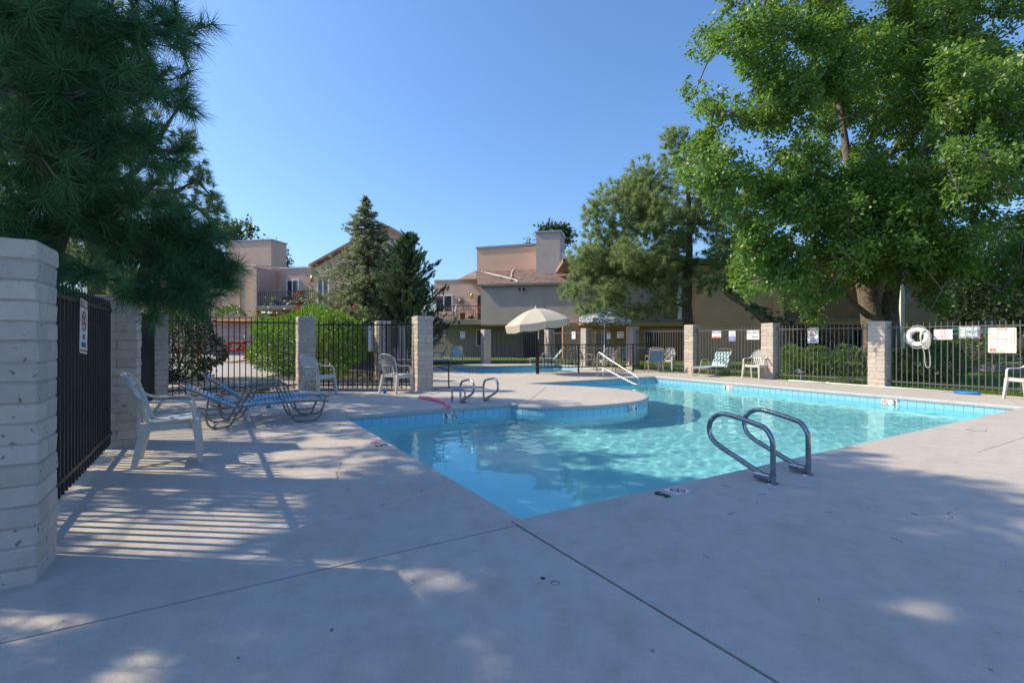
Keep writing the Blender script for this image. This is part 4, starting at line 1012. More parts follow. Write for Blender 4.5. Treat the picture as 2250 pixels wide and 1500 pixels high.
part_box('soffit', (4.2,29.2,2.12), (10.69,31.39,2.27), M['soffit'], b3)
part_box('soffit', (15.76,29.2,2.18), (21.9,31.19,2.33), M['soffit'], b3)
window(b3, 8.3, 9.55, 0.5, 1.82, 31.39)
window(b3, 5.2, 6.1, 0.05, 1.85, 31.39, name='patio_door')
window(b3, 8.2, 9.4, 3.1, 4.5, 31.19)
window(b3, 17.6, 18.7, 0.6, 1.9, 31.39)
window(b3, 21.5, 22.5, 0.6, 1.9, 31.39)
part_box('upper_wall', (22.1,28.0,2.15), (27.2,31.2,5.6), M['stucco_taupe'], b3)
part_box('wall', (22.1,30.0,-0.05), (23.4,31.1,2.14), M['stucco_taupe'], b3)
part_box('wall', (23.45,31.1,-0.05), (34,31.5,2.14), M['stucco_taupe'], b3)
part_box('corner_trim', (21.85,27.95,0.0), (22.08,28.2,5.6), M['roof_white'], b3)
part_box('soffit', (22.1,28.02,2.02), (27.2,31.08,2.145), M['soffit'], b3)
part_box('roof', (2.9,28.4,5.6), (27.6,33.0,5.85), M['shingle'], b3)
part_box('upper_wall', (27.2,30.6,-0.05), (38,31.0,5.2), M['stucco_tan'], b3)

# patio wall, awning, low wall
pw = thing('patio_wall', 'low mauve block wall around the red picnic tables', 'wall', (-11.5, 21.5, 0.3))
part_box('wall_core', (-22.0,21.52,-0.05), (-5.5,21.78,2.02), M['mortar'], pw)
bm_ = [MB().cbox((0,0,0),(0.395,0.30,0.094),0.008,jit=0.003).mesh('block', M['brick_mauve']) for _ in range(4)]
cnt = 0; restb = MB()
for r_ in range(17):
    z = 0.40+0.05+r_*0.1
    for c_ in range(41):
        x = -22+0.2+c_*0.404+(0.2 if r_ % 2 else 0)
        if x > -5.6: continue
        inview = -14.6 < x < -8.5
        if inview and cnt < 290: inst('block', random.choice(bm_), pw, T(x+11.5, 0.15, z-0.3)); cnt += 1
        else: restb.cbox((x+11.5,0.15,z-0.3),(0.395,0.29,0.094),0.008)
o = restb.build('block_course', M['brick_mauve'], pw); o['kind'] = 'stuff'
part_box('cap', (-22.05,21.42,2.13), (-5.45,21.86,2.22), M['brick_mauve'], pw)
aw = thing('canvas_awning', 'sagging rust orange canvas strip along the mauve patio wall top', 'awning', (-12,21.2,2))
ab = MB(); n = 24
for i in range(n+1):
    x = -15.4+6.1*i/n; f = i/n; lo = 1.86+0.20*f+0.07*(2*f-1)**2-0.02
    ab.v += [(x,21.36,2.12),(x,21.22,lo+0.10),(x,21.18,lo)]
for i in range(n):
    for j in range(2): a = i*3+j; ab.f.append((a,a+1,a+4,a+3))
ab.build('canvas', M['canvas_orange'], aw, world=True, smooth=True)
lw = thing('low_concrete_wall', 'low grey concrete wall along the lawn under the right trees', 'wall', (18,19.5,0))
a, b = AT(2040,800,21.5), AT(2290,806,17.2)
d = (b-a); d.z = 0; n_ = Vector((-d.y,d.x,0)).normalized()*0.25
lb = MB(); P = [Vector((a.x,a.y,-0.05)), Vector((b.x,b.y,-0.05)), Vector((b.x,b.y,-0.05))+n_, Vector((a.x,a.y,-0.05))+n_]
lb.add(P+[p+Vector((0,0,0.34)) for p in P], [(3,2,1,0),(4,5,6,7),(0,1,5,4),(1,2,6,5),(2,3,7,6),(3,0,4,7)]).build('wall', M['wall_grey'], lw, world=True)

# balcony things
def pot(label, loc, r, h, name='flower_pot'):
    t = thing(name, label, 'flower pot', loc, 0, 'pots on the balconies')
    MB().lathe([(0,0),(r*0.7,0),(r*0.95,h*0.82),(r*1.05,h*0.82),(r*1.08,h),(r*0.95,h),(r*0.9,h*0.9),(0,h*0.88)], 14).build('pot', M['terracotta'], t, smooth=35)
    return t
def leaves_np(P, D, size, aspect=0.45, droop=0.0, fold=0.25):
    """one folded leaf (4 tris as 2 quads joined at the midrib) per point"""
    n = len(P); D = D/np.linalg.norm(D, axis=1, keepdims=True)
    rv = np.array([-0.25,0,1.0])+0.55*rng.normal(size=(n,3)); S = np.cross(D, rv); S /= np.linalg.norm(S, axis=1, keepdims=True)+1e-9
    U = np.cross(S, D); s = (size*(0.7+0.6*rng.random(n)))[:,None]
    w = s*aspect*0.5
    base = P; tip = P+D*s; mid = P+D*s*0.5+U*s*0.0
    l = P+D*s*0.45-S*w+U*s*fold*0.3; r = P+D*s*0.45+S*w+U*s*fold*0.3
    V = np.stack([base, l, tip, r], axis=1).reshape(-1,3)
    i = np.arange(n)[:,None]*4; F = np.concatenate([i+np.array([[0,2,1]]), i+np.array([[0,3,2]])], axis=1).reshape(-1,3)
    return V, F
def foliage(name, P, D, size, m, parent, aspect=0.45, **k):
    V, F = leaves_np(np.asarray(P), np.asarray(D), size, aspect, **k); o = np_mesh(name, V, F, m, parent); props(o, kind='stuff'); return o
def unit(n):
    v = rng.normal(size=(n,3)); return v/np.linalg.norm(v, axis=1, keepdims=True)
def puff(t, c, rad, n, size, m, name='foliage', aspect=0.45, up=0.3):
    d = unit(n); P = np.array(c)+d*np.array(rad)*(0.35+0.65*rng.random((n,1))**0.5)
    return foliage(name, P, d+np.array([0,0,up])+0.5*unit(n), np.full(n,size), m, t, aspect)
t = pot('terracotta pot on the balcony floor by the balcony door', (-3.75,34.15,2.56), 0.22, 0.50); puff(t, (-3.75,34.15,3.2), (0.1,0.1,0.2), 30, 0.14, M['shrub_leaf'])
t = pot('terracotta pot raised on a stand at the edge of the grey wall', (-2.42,34.1,3.02), 0.26, 0.42); puff(t, (-2.42,34.1,3.5), (0.25,0.2,0.12), 60, 0.10, M['petal_pink'])
t = thing('plant_stand', 'dark iron plant stand under the raised terracotta pot', 'plant stand', (-2.42,34.1,2.55))
for k in range(4): MB().tube([(0.2*math.cos(k*PI/2+.7),0.2*math.sin(k*PI/2+.7),0),(0.14*math.cos(k*PI/2+.7),0.14*math.sin(k*PI/2+.7),0.25),(0.2*math.cos(k*PI/2+.7),0.2*math.sin(k*PI/2+.7),0.44)],0.015,5).build('leg', M['black'], t)
MB().lathe([(0,0.44),(0.22,0.44),(0.22,0.465),(0,0.465)],12).build('top', M['black'], t)
t = thing('agave_plant', 'dark spiky plant between the two balcony pots', 'plant', (-3.05,34.12,2.56))
P_ = np.zeros((40,3))+np.array([-3.05,34.12,2.62]); D_ = unit(40); D_[:,2] = np.abs(D_[:,2])+0.2
foliage('foliage', P_, D_, np.full(40,0.34), M['dark_leaf'], t, 0.16)
t = thing('iron_bench', 'ornate iron bench with a cream cushion on the balcony', 'bench', (-5.35,34.9,2.56))
for sx in (-0.62,0.62):
    MB().tube([(sx,-0.3,0),(sx,-0.28,0.42),(sx,-0.2,0.62),(sx,0.2,0.66),(sx,0.3,0)],0.02,6).build('leg', M['twig'], t)
MB().box((-0.62,-0.25,0.40),(0.62,0.25,0.44)).build('seat', M['wood_slat'], t); MB().box((-0.1,-0.24,0.44),(0.58,0.22,0.54)).build('cushion', M['roof_white'], t)
bb = MB(); bb.tube(catmull([(-0.62,0.25,0.5),(-0.6,0.32,0.95),(0,0.34,1.05),(0.6,0.32,0.95),(0.62,0.25,0.5)],4),0.02,6)
for k in range(9): x = -0.5+k*0.125; bb.tube([(x,0.25,0.45),(x+0.03,0.31,0.75),(x,0.33,1.0)],0.011,4)
bb.build('backrest', M['twig_pale'], t)
t = thing('garden_statue', 'pale heron statue between bench and balcony pot', 'statue', (-4.25,34.3,2.56))
MB().lathe([(0,0),(0.12,0.02),(0.05,0.08),(0.04,0.4),(0.12,0.55),(0.14,0.75),(0.06,0.9),(0.09,1.0),(0.0,1.1)],10).build('body', M['roof_white'], t, smooth=True)
t = pot('long terracotta planter of red geraniums on the pink balcony', (-10.95,25.75,2.96), 0.33, 0.24); puff(t, (-10.95,25.75,3.35), (0.35,0.2,0.25), 90, 0.13, M['shrub_leaf']); puff(t, (-10.85,25.7,3.55), (0.3,0.15,0.14), 60, 0.08, M['petal_red'], 'blossom', 0.9)
t = pot('blue glazed pot on the pink balcony floor', (-12.2,25.75,2.96), 0.16, 0.26); t.children[0].data.materials[0] = M['blue_plastic']
t = thing('balcony_chair', 'small dark chair on the pink balcony below its window', 'chair', (-11.95,26.2,2.96), R(-70))
for sx in (-0.2,0.2):
    for sy in (-0.2,0.2): MB().box((sx-.015,sy-.015,0),(sx+.015,sy+.015,0.42)).build('leg', M['black'], t)
MB().box((-0.22,-0.22,0.42),(0.22,0.22,0.46)).build('seat', M['black'], t); MB().box((-0.22,0.19,0.46),(0.22,0.22,0.9)).build('backrest', M['black'], t)
t = thing('potted_shrub', 'grey leafy potted shrub at the right end of the pink balcony', 'plant', (-10.15,25.75,2.96))
MB().lathe([(0,0),(0.14,0),(0.18,0.25),(0,0.24)],10).build('pot', M['terracotta'], t); puff(t, (-10.15,25.75,3.5), (0.42,0.25,0.36), 160, 0.14, M['pale_leaf'])

def swing(objs, pivot, deg):
    Mr = Matrix.Translation(pivot) @ Matrix.Rotation(R(deg), 4, 'Z') @ Matrix.Translation(-Vector(pivot))
    for o in objs: o.matrix_basis = Mr @ o.matrix_basis
tops = [o for o in COL.objects if o.parent is None and o.type == 'EMPTY' and o.get('category')]
def near(o, x0, x1, y0): return x0 < o.location.x < x1 and o.location.y > y0
far_left = [o for o in tops if near(o, -25, -9.5, 25.0) and o.get('category') not in ('awning','wall')]
far_mid = [o for o in tops if near(o, -7, 3, 32.0)]
swing(far_left, Vector((-12.0, 26.0, 0)), -12); swing(far_mid, Vector((-2.07, 33.0, 0)), -13.5)

# red picnic tables on the patio
def picnic(label, loc, rz):
    t = thing('picnic_table', label, 'picnic table', loc, rz, 'red picnic tables on the patio'); m = M['red_wood']
    for k in range(5): MB().cbox((0,-0.30+k*0.15,0.755),(1.8,0.135,0.04),0.006).build('top_plank', m, t)
    for sg in (-1,1):
        for k in range(2): MB().cbox((0,sg*(0.62+k*0.145),0.455),(1.8,0.13,0.04),0.006).build('bench_plank', m, t)
        for sx in (-0.72,0.72):
            b = MB(); w = 0.05
            p0, p1 = Vector((sx,sg*0.20,0.735)), Vector((sx,sg*0.66,0.0)); q = Vector((0,0.09,0))
            vs = [p0-q, p0+q, p1+q, p1-q]; b.add([v+Vector((-w/2,0,0)) for v in vs]+[v+Vector((w/2,0,0)) for v in vs], [(3,2,1,0),(4,5,6,7),(0,1,5,4),(1,2,6,5),(2,3,7,6),(3,0,4,7)]); b.build('leg', m, t)
    for sx in (-0.66,0.66):
        MB().box((sx-0.02,-0.80,0.36),(sx+0.02,0.80,0.435)).build('cross_beam', m, t); MB().box((sx-0.02,-0.36,0.66),(sx+0.02,0.36,0.735)).build('cross_beam', m, t)
        for sg in (-1,1):
            MB().tube([(sx,0.02*sg,0.43),(sx*0.55,0.02*sg,0.70)],0.03,4).build('brace', m, t)
    return t
picnic('red wooden picnic table seen end on against the mauve wall', (-9.98,18.85,0.40), R(84))
picnic('red wooden picnic table half hidden behind the pink flowering bush', (-12.35,18.3,0.37), R(28))

# ------------------------------------------------------------------ boards and signs on the fences
RS = Matrix(((SU,0,-CU,0),(-CU,0,-SU,0),(0,1,0,0),(0,0,0,1)))            # x along -v, y up, z towards the pool
RL = Matrix(((-SU,0,CU,0),(CU,0,SU,0),(0,1,0,0),(0,0,0,1)))
def rrect(w, h, r, z=0.0, n=3):
    pts = []
    for cx, cy, a0 in ((w/2-r,h/2-r,0),(-w/2+r,h/2-r,90),(-w/2+r,-h/2+r,180),(w/2-r,-h/2+r,270)):
        for k in range(n+1): a = R(a0+90*k/n); pts.append((cx+r*math.cos(a), cy+r*math.sin(a)))
    return pts
def flat(parent, name, m, w, h, x=0, y=0, z=0.005, r=0.0):
    p = rrect(w,h,r) if r else [(-w/2,-h/2),(w/2,-h/2),(w/2,h/2),(-w/2,h/2)]
    return MB().poly([(a+x,b+y,z) for a, b in p]).build(name, m, parent)
def lines(parent, rows, m, z=0.006, name='print_line', h=0.008):
    b = MB()
    for x0, x1, y in rows:
        x = x0
        while x < x1-0.004:
            w = min(random.uniform(0.014,0.034), x1-x); b.poly([(x,y-h/2,z),(x+w,y-h/2,z),(x+w,y+h/2,z),(x,y+h/2,z)]); x += w+0.008
    o = b.build(name, m, parent); o['kind'] = 'stuff'; return o
def ring2d(parent, name, m, x, y, r0, r1, z, slash=True, n=24):
    b = MB(); vs = []
    for k in range(n): a = 2*PI*k/n; vs += [(x+r0*math.cos(a),y+r0*math.sin(a),z),(x+r1*math.cos(a),y+r1*math.sin(a),z)]
    b.add(vs, [(2*k,2*k+1,(2*k+3)%(2*n),(2*k+2)%(2*n)) for k in range(n)])
    if slash:
        d = 0.7071; w = (r1-r0)*0.5; c = r0+0.001
        b.poly([(x-c*d-w*d,y+c*d-w*d,z+.0004),(x+c*d-w*d,y-c*d-w*d,z+.0004),(x+c*d+w*d,y-c*d+w*d,z+.0004),(x-c*d+w*d,y+c*d+w*d,z+.0004)])
    return b.build(name, m, parent)
def board(name, label, pos, w, h, m, RM, r=0.012, roll=0.0, cat='sign'):
    t = thing(name, label, cat, group='boards on the pool fence', M=Matrix.Translation(pos) @ RM @ Matrix.Rotation(roll,4,'Z'))
    MB().prism(rrect(w,h,r), 0.0, 0.003).build('board', m, t); return t
def diver(t, x, y, s, m, z=0.0065):
    b = MB()
    b.tube([(x-0.45*s,y-0.35*s,z),(x+0.05*s,y+0.05*s,z),(x+0.35*s,y+0.45*s,z)],0.09*s,4,flat=0.02,up=(0,0,1))
    b.tube([(x+0.45*s,y-0.30*s,z),(x+0.05*s,y+0.02*s,z),(x-0.3*s,y+0.40*s,z)],0.07*s,4,flat=0.02,up=(0,0,1))
    return b.build('diver_symbol', m, t)
def attention(label, pos, RM, w=0.31, h=0.45, roll=0.0):
    t = board('warning_sign', label, pos, w, h, M['sign_white'], RM, 0.02, roll)
    flat(t,'header',M['sign_red'],w*0.92,h*0.125,0,h*0.405,0.0042)
    text_obj('ATTENTION', h*0.098, M['sign_white'], t, T(0,h*0.405,0.0052), 0.82, 0.004)
    ring2d(t,'prohibition_ring',M['sign_red'],0,h*0.10,h*0.155,h*0.19,0.0062); diver(t,0,h*0.10,h*0.22,M['sign_black'],0.0048)
    text_obj('NO', h*0.13, M['sign_navy'], t, T(0,-h*0.20,0.0052), 0.95, 0.003)
    text_obj('DIVING', h*0.13, M['sign_navy'], t, T(0,-h*0.345,0.0052), 0.85, 0.003)
    flat(t,'footer',M['sign_red'],w*0.92,h*0.03,0,-h*0.45,0.0042); return t
FU = UF-0.030
attention('white NO DIVING board with red ATTENTION header on the fence before the hedge', W(FU,5.0,1.36), RS)
attention('tilted white NO DIVING board with red header on the near dark fence', W(-2.79,2.75,1.36), RL, 0.30, 0.47, R(-4))
t = board('warning_sign','small white board with blue WARNING header above the sunlit chaise',W(FU,8.27,1.42),0.36,0.24,M['sign_white'],RS)
flat(t,'header',M['sign_blue'],0.33,0.065,0,0.075,0.0042); text_obj('WARNING',0.06,M['sign_white'],t,T(0,0.075,0.0052),0.9,0.002)
lines(t,[(-0.15,0.15,0.015),(-0.11,0.10,-0.025),(-0.09,0.09,-0.05)],M['sign_navy']); flat(t,'footer',M['sign_red'],0.33,0.035,0,-0.095,0.0042)
t = board('notice_sign','narrow white board with a blue lower half, between two wider boards',W(FU,7.66,1.36),0.25,0.34,M['sign_white'],RS)
flat(t,'blue_panel',M['sign_blue'],0.235,0.14,0,-0.09,0.0042); lines(t,[(-0.09,0.09,-0.06),(-0.09,0.09,-0.09),(-0.08,0.08,-0.12)],M['sign_white'],h=0.014)
text_obj('Welcome',0.05,M['sign_navy'],t,T(0,0.11,0.0048),0.9); lines(t,[(-0.04,0.08,0.03),(-0.02,0.09,0.012)],M['sign_black'],h=0.012)
def capacity(label, pos, w, h):
    t = board('capacity_sign', label, pos, w, h, M['sign_cream'], RS)
    text_obj('POOL CAPACITY',h*0.30,M['sign_blue'],t,T(0,h*0.24,0.0048),0.62*w/0.42,0.002); text_obj('PERSONS',h*0.30,M['sign_blue'],t,T(w*0.17,-h*0.24,0.0048),0.62*w/0.42,0.002); return t
capacity('cream POOL CAPACITY PERSONS board beside the sunlit pillar and plastic chair', W(FU,6.90,1.39), 0.44, 0.30)
capacity('far POOL CAPACITY PERSONS board right of the flowered parasol pole', W(FU,13.06,1.44), 0.42, 0.28)
t = board('warning_sign','narrow white board with red header behind the flowered parasol pole',W(FU,13.8,1.42),0.25,0.32,M['sign_white'],RS)
flat(t,'header',M['sign_red'],0.22,0.05,0,0.12,0.0042); lines(t,[(-0.07,0.07,0.06),(-0.06,0.06,0.02),(-0.04,0.05,-0.02),(-0.08,0.08,-0.11)],M['print_grey'],h=0.012)
t = board('notice_sign','small narrow white board alone between the two farthest right pillars',W(FU,16.3,1.44),0.28,0.36,M['sign_white'],RS)
flat(t,'blue_panel',M['sign_navy'],0.10,0.06,0,0.10,0.0042); lines(t,[(-0.07,0.07,-0.11),(-0.06,0.06,-0.02)],M['sign_navy'],h=0.014)
bw, bz = Vector((10.50-6.6,19.52-20.9)), 0
def backf(x_px): 
    k = (x_px-1125)/1093; a, b = W(6.6,20.87), W(10.08,19.65)
    s = (a.x-k*a.y)/(k*(b.y-a.y)-(b.x-a.x)); return a.lerp(b, s), (b-a).normalized()
for px_, py_, w, h, kind in ((971,734,0.36,0.29,0),(1016.5,736,0.25,0.37,1)):
    p, d = backf(px_); n_ = Vector((d.y,-d.x,0)); p = p+n_*0.028; z = CAM_H+(745-py_)/1093*p.y
    RM = Matrix(((d.x,0,n_.x,0),(d.y,0,n_.y,0),(0,1,0,0),(0,0,0,1)))
    t = board('warning_sign' if kind else 'notice_sign', 'far tall white board with red header above the facing strap chair' if kind else 'far wide white board with blue header beside the tall near pillar', Vector((p.x,p.y,z)), w, h, M['sign_white'], RM)
    flat(t,'header',M['sign_red'] if kind else M['sign_navy'],w*0.8,0.04,0,h*0.34,0.0042); lines(t,[(-w*.35,w*.35,h*.12),(-w*.3,w*.3,-h*.02),(-w*.3,w*.3,-h*.15)],M['print_grey'],h=0.012)
    flat(t,'footer',M['sign_red'],w*0.85,0.03,0,-h*0.42,0.0042)
# emergency boards on the fence by the life ring
t = board('notice_sign','small white board with red cross and red lines next to the life ring',W(FU,1.955,1.365),0.36,0.25,M['sign_white'],RS)
flat(t,'edge_line',M['sign_red'],0.335,0.004,0,0.112,0.0042); flat(t,'edge_line',M['sign_red'],0.335,0.004,0,-0.112,0.0042)
for dx in (-0.026,0.026):
    for dy in (-0.022,0.022): flat(t,'cross_dot',M['sign_red'],0.026,0.022,dx,0.06+dy,0.0044)
lines(t,[(-0.06,0.07,0.0)],M['sign_red'],h=0.013); lines(t,[(-0.13,0.14,-0.028)],M['sign_red'],h=0.013); lines(t,[(-0.05,0.05,-0.055)],M['sign_red'],h=0.013); lines(t,[(-0.12,0.12,-0.085)],M['sign_red'],h=0.012)
t = board('rules_sign','large cream emergency instruction board with six panels and a red logo corner',W(FU,0.905,1.225),0.47,0.565,M['sign_cream'],RS,0.014)
text_obj('SAVING A LIFE',0.030,M['sign_red'],t,T(0,0.255,0.0048),0.9,0.001)
for y in (0.235,0.04,0.02,-0.165): flat(t,'panel_line',M['sign_red'],0.40,0.005,0,y,0.0044)
for x in (-0.20,-0.068,0.066,0.20): flat(t,'panel_line',M['sign_red'],0.005,0.40,x,0.035,0.0046)
for cx in (-0.134,0.0,0.134):
    for cy in (0.135,-0.07):
        flat(t,'panel_picture',M['sign_white'],0.115,0.165,cx,cy,0.0041)
        lines(t,[(cx-0.0,cx+0.05,cy+0.06-0.022*k) for k in range(6)]+[(cx-0.05,cx-0.015,cy+0.03-0.035*k) for k in range(2)],M['print_grey'],h=0.009)
flat(t,'logo_block',M['sign_red'],0.10,0.07,-0.15,-0.225,0.0045,0.015); text_obj('911',0.05,M['sign_white'],t,T(-0.14,-0.232,0.0058),0.9,0.002); lines(t,[(-0.08,0.06,-0.205),(-0.08,0.05,-0.235)],M['print_grey'],h=0.014)
# life ring with its rope
t = thing('life_ring','white life ring with coiled rope hanging on the grey fence','life ring',M=Matrix.Translation(W(FU-0.06,2.44,1.305)) @ RS)
MB().tube([(0.185*math.cos(a),0.185*math.sin(a),0) for a in [2*PI*k/36 for k in range(36)]], 0.062, 12, closed=True).build('ring', M['ring_white'], t, smooth=True)
for k in range(4):
    a = R(45+90*k); MB().tube([(0.185*math.cos(a)+0.069*math.cos(b_)*math.cos(a),0.185*math.sin(a)+0.069*math.cos(b_)*math.sin(a),0.069*math.sin(b_)) for b_ in [2*PI*j/14 for j in range(14)]], 0.012, 5, closed=True, flat=2.2, up=(-math.sin(a),math.cos(a),0)).build('band', M['rope'], t, smooth=True)
rp = []
for k in range(33):
    a = 2*PI*k/32+R(45); s = abs(math.sin(2*(a-R(45)))); rp.append((( 0.252+0.035*s)*math.cos(a),(0.252+0.035*s)*math.sin(a),0.0+0.01*s))
MB().tube(rp[:-1],0.007,5,closed=True).build('grab_line', M['rope'], t, smooth=True)
c = MB()
for k in range(5):
    cx, cy, rr = 0.15+0.010*k, 0.0-0.015*k, 0.20+0.010*k
    c.tube([(cx+rr*0.40*math.cos(a)*(1+0.06*math.sin(3*a+k)), cy+rr*math.sin(a), 0.072+0.008*math.sin(2*a+k)) for a in [2*PI*j/24 for j in range(24)]], 0.008, 5, closed=True)
c.build('rope_coil', M['rope'], t, smooth=True)
MB().tube(catmull([(0.115,-0.16,0.07),(0.12,-0.28,0.05),(0.15,-0.42,0.03),(0.155,-0.62,0.02),(0.175,-0.73,0.02),(0.215,-0.755,0.02),(0.255,-0.72,0.02),(0.262,-0.60,0.02),(0.25,-0.40,0.03),(0.235,-0.24,0.05),(0.25,-0.10,0.06)],5),0.008,6).build('rope_loop', M['rope'], t, smooth=True)
# first-aid bag tied on with cord
t = thing('plastic_bag','clear plastic first aid bag with magenta seam tied to the fence','bag',M=Matrix.Translation(W(FU-0.02,1.46,1.405)) @ RS)
bb = MB(); n = 10
for i in range(n+1):
    for j in range(9):
        x = -0.19+0.38*i/n; y = -0.14+0.28*j/8; e = (1-(2*i/n-1)**4)*(1-(2*j/8-1)**4)
        bb.v.append((x+0.006*math.sin(j*2.1), y+0.010*math.sin(i*1.7), 0.01+0.055*e+0.008*math.sin(i*2.3+j*1.3)*e))
for i in range(n):
    for j in range(8): a = i*9+j; bb.f.append((a,a+9,a+10,a+1))
bb.build('bag_front', M['clear'], t, smooth=True)
MB().cbox((0,0,0.02),(0.30,0.21,0.03),0.008).build('contents', M['sign_white'], t)
for k in range(6): flat(t,'print_patch',[M['sign_red'],M['print_grey'],M['sign_navy']][k%3],random.uniform(0.05,0.12),0.022,random.uniform(-.08,.08),-0.08+0.033*k,0.0362)
MB().box((0.185,-0.14,0.005),(0.197,0.14,0.02)).build('seam', M['magenta'], t)
for x in (-0.055,0.07): MB().tube([(x,-0.15,0.0),(x,-0.145,0.05),(x,0,0.078),(x,0.145,0.05),(x,0.15,0.0)],0.008,6).build('strap', M['rope'], t)
for q in ([(-0.32,0.09,0.01),(-0.19,0.08,0.03),(0.0,0.05,0.082),(0.19,0.01,0.03),(0.34,-0.01,0.01)],[(-0.32,-0.05,0.01),(-0.19,-0.01,0.03),(0.0,0.02,0.084),(0.19,0.06,0.03),(0.34,0.075,0.01)]): MB().tube(q,0.006,5).build('cord', M['teal_cord'], t)
t = thing('emergency_box','red emergency box at the frame edge beyond the rules board','box',M=Matrix.Translation(W(13.19,0.12,1.27)) @ RS)
MB().cbox((0,0,-0.01),(0.2,0.22,0.06),0.01).build('case', M['sign_red'], t); MB().cbox((0,0.02,0.025),(0.14,0.1,0.014),0.004).build('lid', M['sign_white'], t)
# rules board by the gate
gate_n = Vector((0.35,-0.94,0)).normalized(); gx = Vector((-gate_n.y, gate_n.x, 0)); gp_ = AT(813,744,14.4)
RG = Matrix(((gx.x,0,gate_n.x,0),(gx.y,0,gate_n.y,0),(0,1,0,0),(0,0,0,1)))
t = board('rules_sign','tall narrow white rules board with red edges left of the gate pillar',gp_,0.17,0.74,M['sign_white'],RG)
flat(t,'header',M['sign_red'],0.15,0.02,0,0.34,0.0042); flat(t,'footer',M['sign_red'],0.15,0.02,0,-0.34,0.0042); flat(t,'blue_panel',M['sign_blue'],0.07,0.05,0.0,0.27,0.0042)
lines(t,[(-0.06,0.06,0.2-0.045*k) for k in range(12)],M['print_grey'],h=0.012)
fp = W(2.52,12.6,0)
t = thing('sign_post','thin post carrying the tall rules board beside the gate','post',Vector((gp_.x,gp_.y,0))-gate_n*0.03); MB().box((-0.02,-0.018,0),(0.02,0.018,1.6)).build('pole', BI, t); MB().box((-0.05,-0.018,1.55),(0.05,0.018,1.6)).build('crosspiece', BI, t)
for px_ in (880.5, 889.5):
    p = AT(px_, 750, 16.6); t = thing('white_post', 'white painted post behind the gate, ' + ('nearer the block pillar' if px_ > 885 else 'farther from the block pillar'), 'post', (p.x,p.y,0), 0, 'white posts behind the gate')
    MB().box((-0.05,-0.05,0),(0.05,0.05,1.68)).build('shaft', M['white_paint'], t); MB().box((-0.06,-0.06,1.68),(0.06,0.06,1.72)).build('cap', M['white_paint'], t)

# depth marks
def depth_mark(label, pos, RM, num, order, wall=True, w=0.30, h=0.145, extra=True, ring='sign_black', plate=True):
    t = thing('depth_marker', label, 'depth marker', group='pool depth markers', M=Matrix.Translation(pos) @ RM)
    if plate: MB().prism([(-w/2,-h/2),(w/2,-h/2),(w/2,h/2),(-w/2,h/2)],0,0.003).build('tile_plate', M['sign_white'], t)
    elif ring: MB().prism([(-w/2,-h/2),(-w*0.02,-h/2),(-w*0.02,h/2),(-w/2,h/2)],0,0.003).build('tile_plate', M['sign_white'], t)
    sx = -1 if order == 'num' else 1
    text_obj(num, h*(1.02 if wall else 1.25), M['sign_black'], t, T(sx*w*0.30,0,0.0042), 0.95, 0.006, 'numeral')
    if extra: text_obj('FT', h*0.34, M['sign_black'], t, T(sx*w*0.30+h*0.52,h*0.28,0.0042), 1, 0.001, 'unit')
    x = -sx*w*0.27
    ring2d(t,'prohibition_ring',M[ring],x,0,h*0.34,h*0.43,0.0052); diver(t,x,0,h*0.46,M['sign_black'],0.0045)
    return t
def wallframe(a, b):   # a -> b is left to right as seen from the water
    d = (W(*b)-W(*a)).normalized(); n_ = Vector((d.y,-d.x,0)); return Matrix(((d.x,0,n_.x,0),(d.y,0,n_.y,0),(0,1,0,0),(0,0,0,1))), n_
RM, n_ = wallframe((0,5.4),(3.2,5.4)); depth_mark('5 FT depth tile on the far deep wall under the pink noodle', W(1.90,5.4,-0.148)+n_*0.0135, RM, '5', 'num')
RM, n_ = wallframe((5.0,4.30),(5.7,4.42)); depth_mark('4 FT depth tile on the curved island wall', W(5.38,4.345,-0.142)+n_*0.035, RM, '4', 'sym')
RM, n_ = wallframe((11,8.9),(11,0)); depth_mark('3 FT depth tile on the sunlit right wall, farther from the loop rails', W(11,6.13,-0.148)+n_*0.0135, RM, '3', 'num', ring='sign_red')
depth_mark('3 FT depth tile on the sunlit right wall, near its sharp corner', W(11,2.13,-0.148)+n_*0.0135, RM, '3', 'sym', ring='sign_red')
RM, n_ = wallframe((7.5,17.4),(12.7,16.9)); depth_mark('2 FT depth tile on the wading pool wall', W(8.45,17.31,-0.165)+n_*0.02, RM, '2', 'num')
depth_mark('black 5 painted flat on the deck by the near loop rails', W(1.36,-0.13,0.002), Matrix.Rotation(TH+PI+R(0),4,'Z'), '5', 'sym', False, 0.34, 0.15, False, 'sign_red', False)
depth_mark('black 5 painted flat on the deck beside the shaded left pool edge', W(-0.13,2.97,0.002), Matrix.Rotation(TH+PI/2+PI,4,'Z'), '5', 'sym', False, 0.34, 0.15, False, 'sign_red', False)

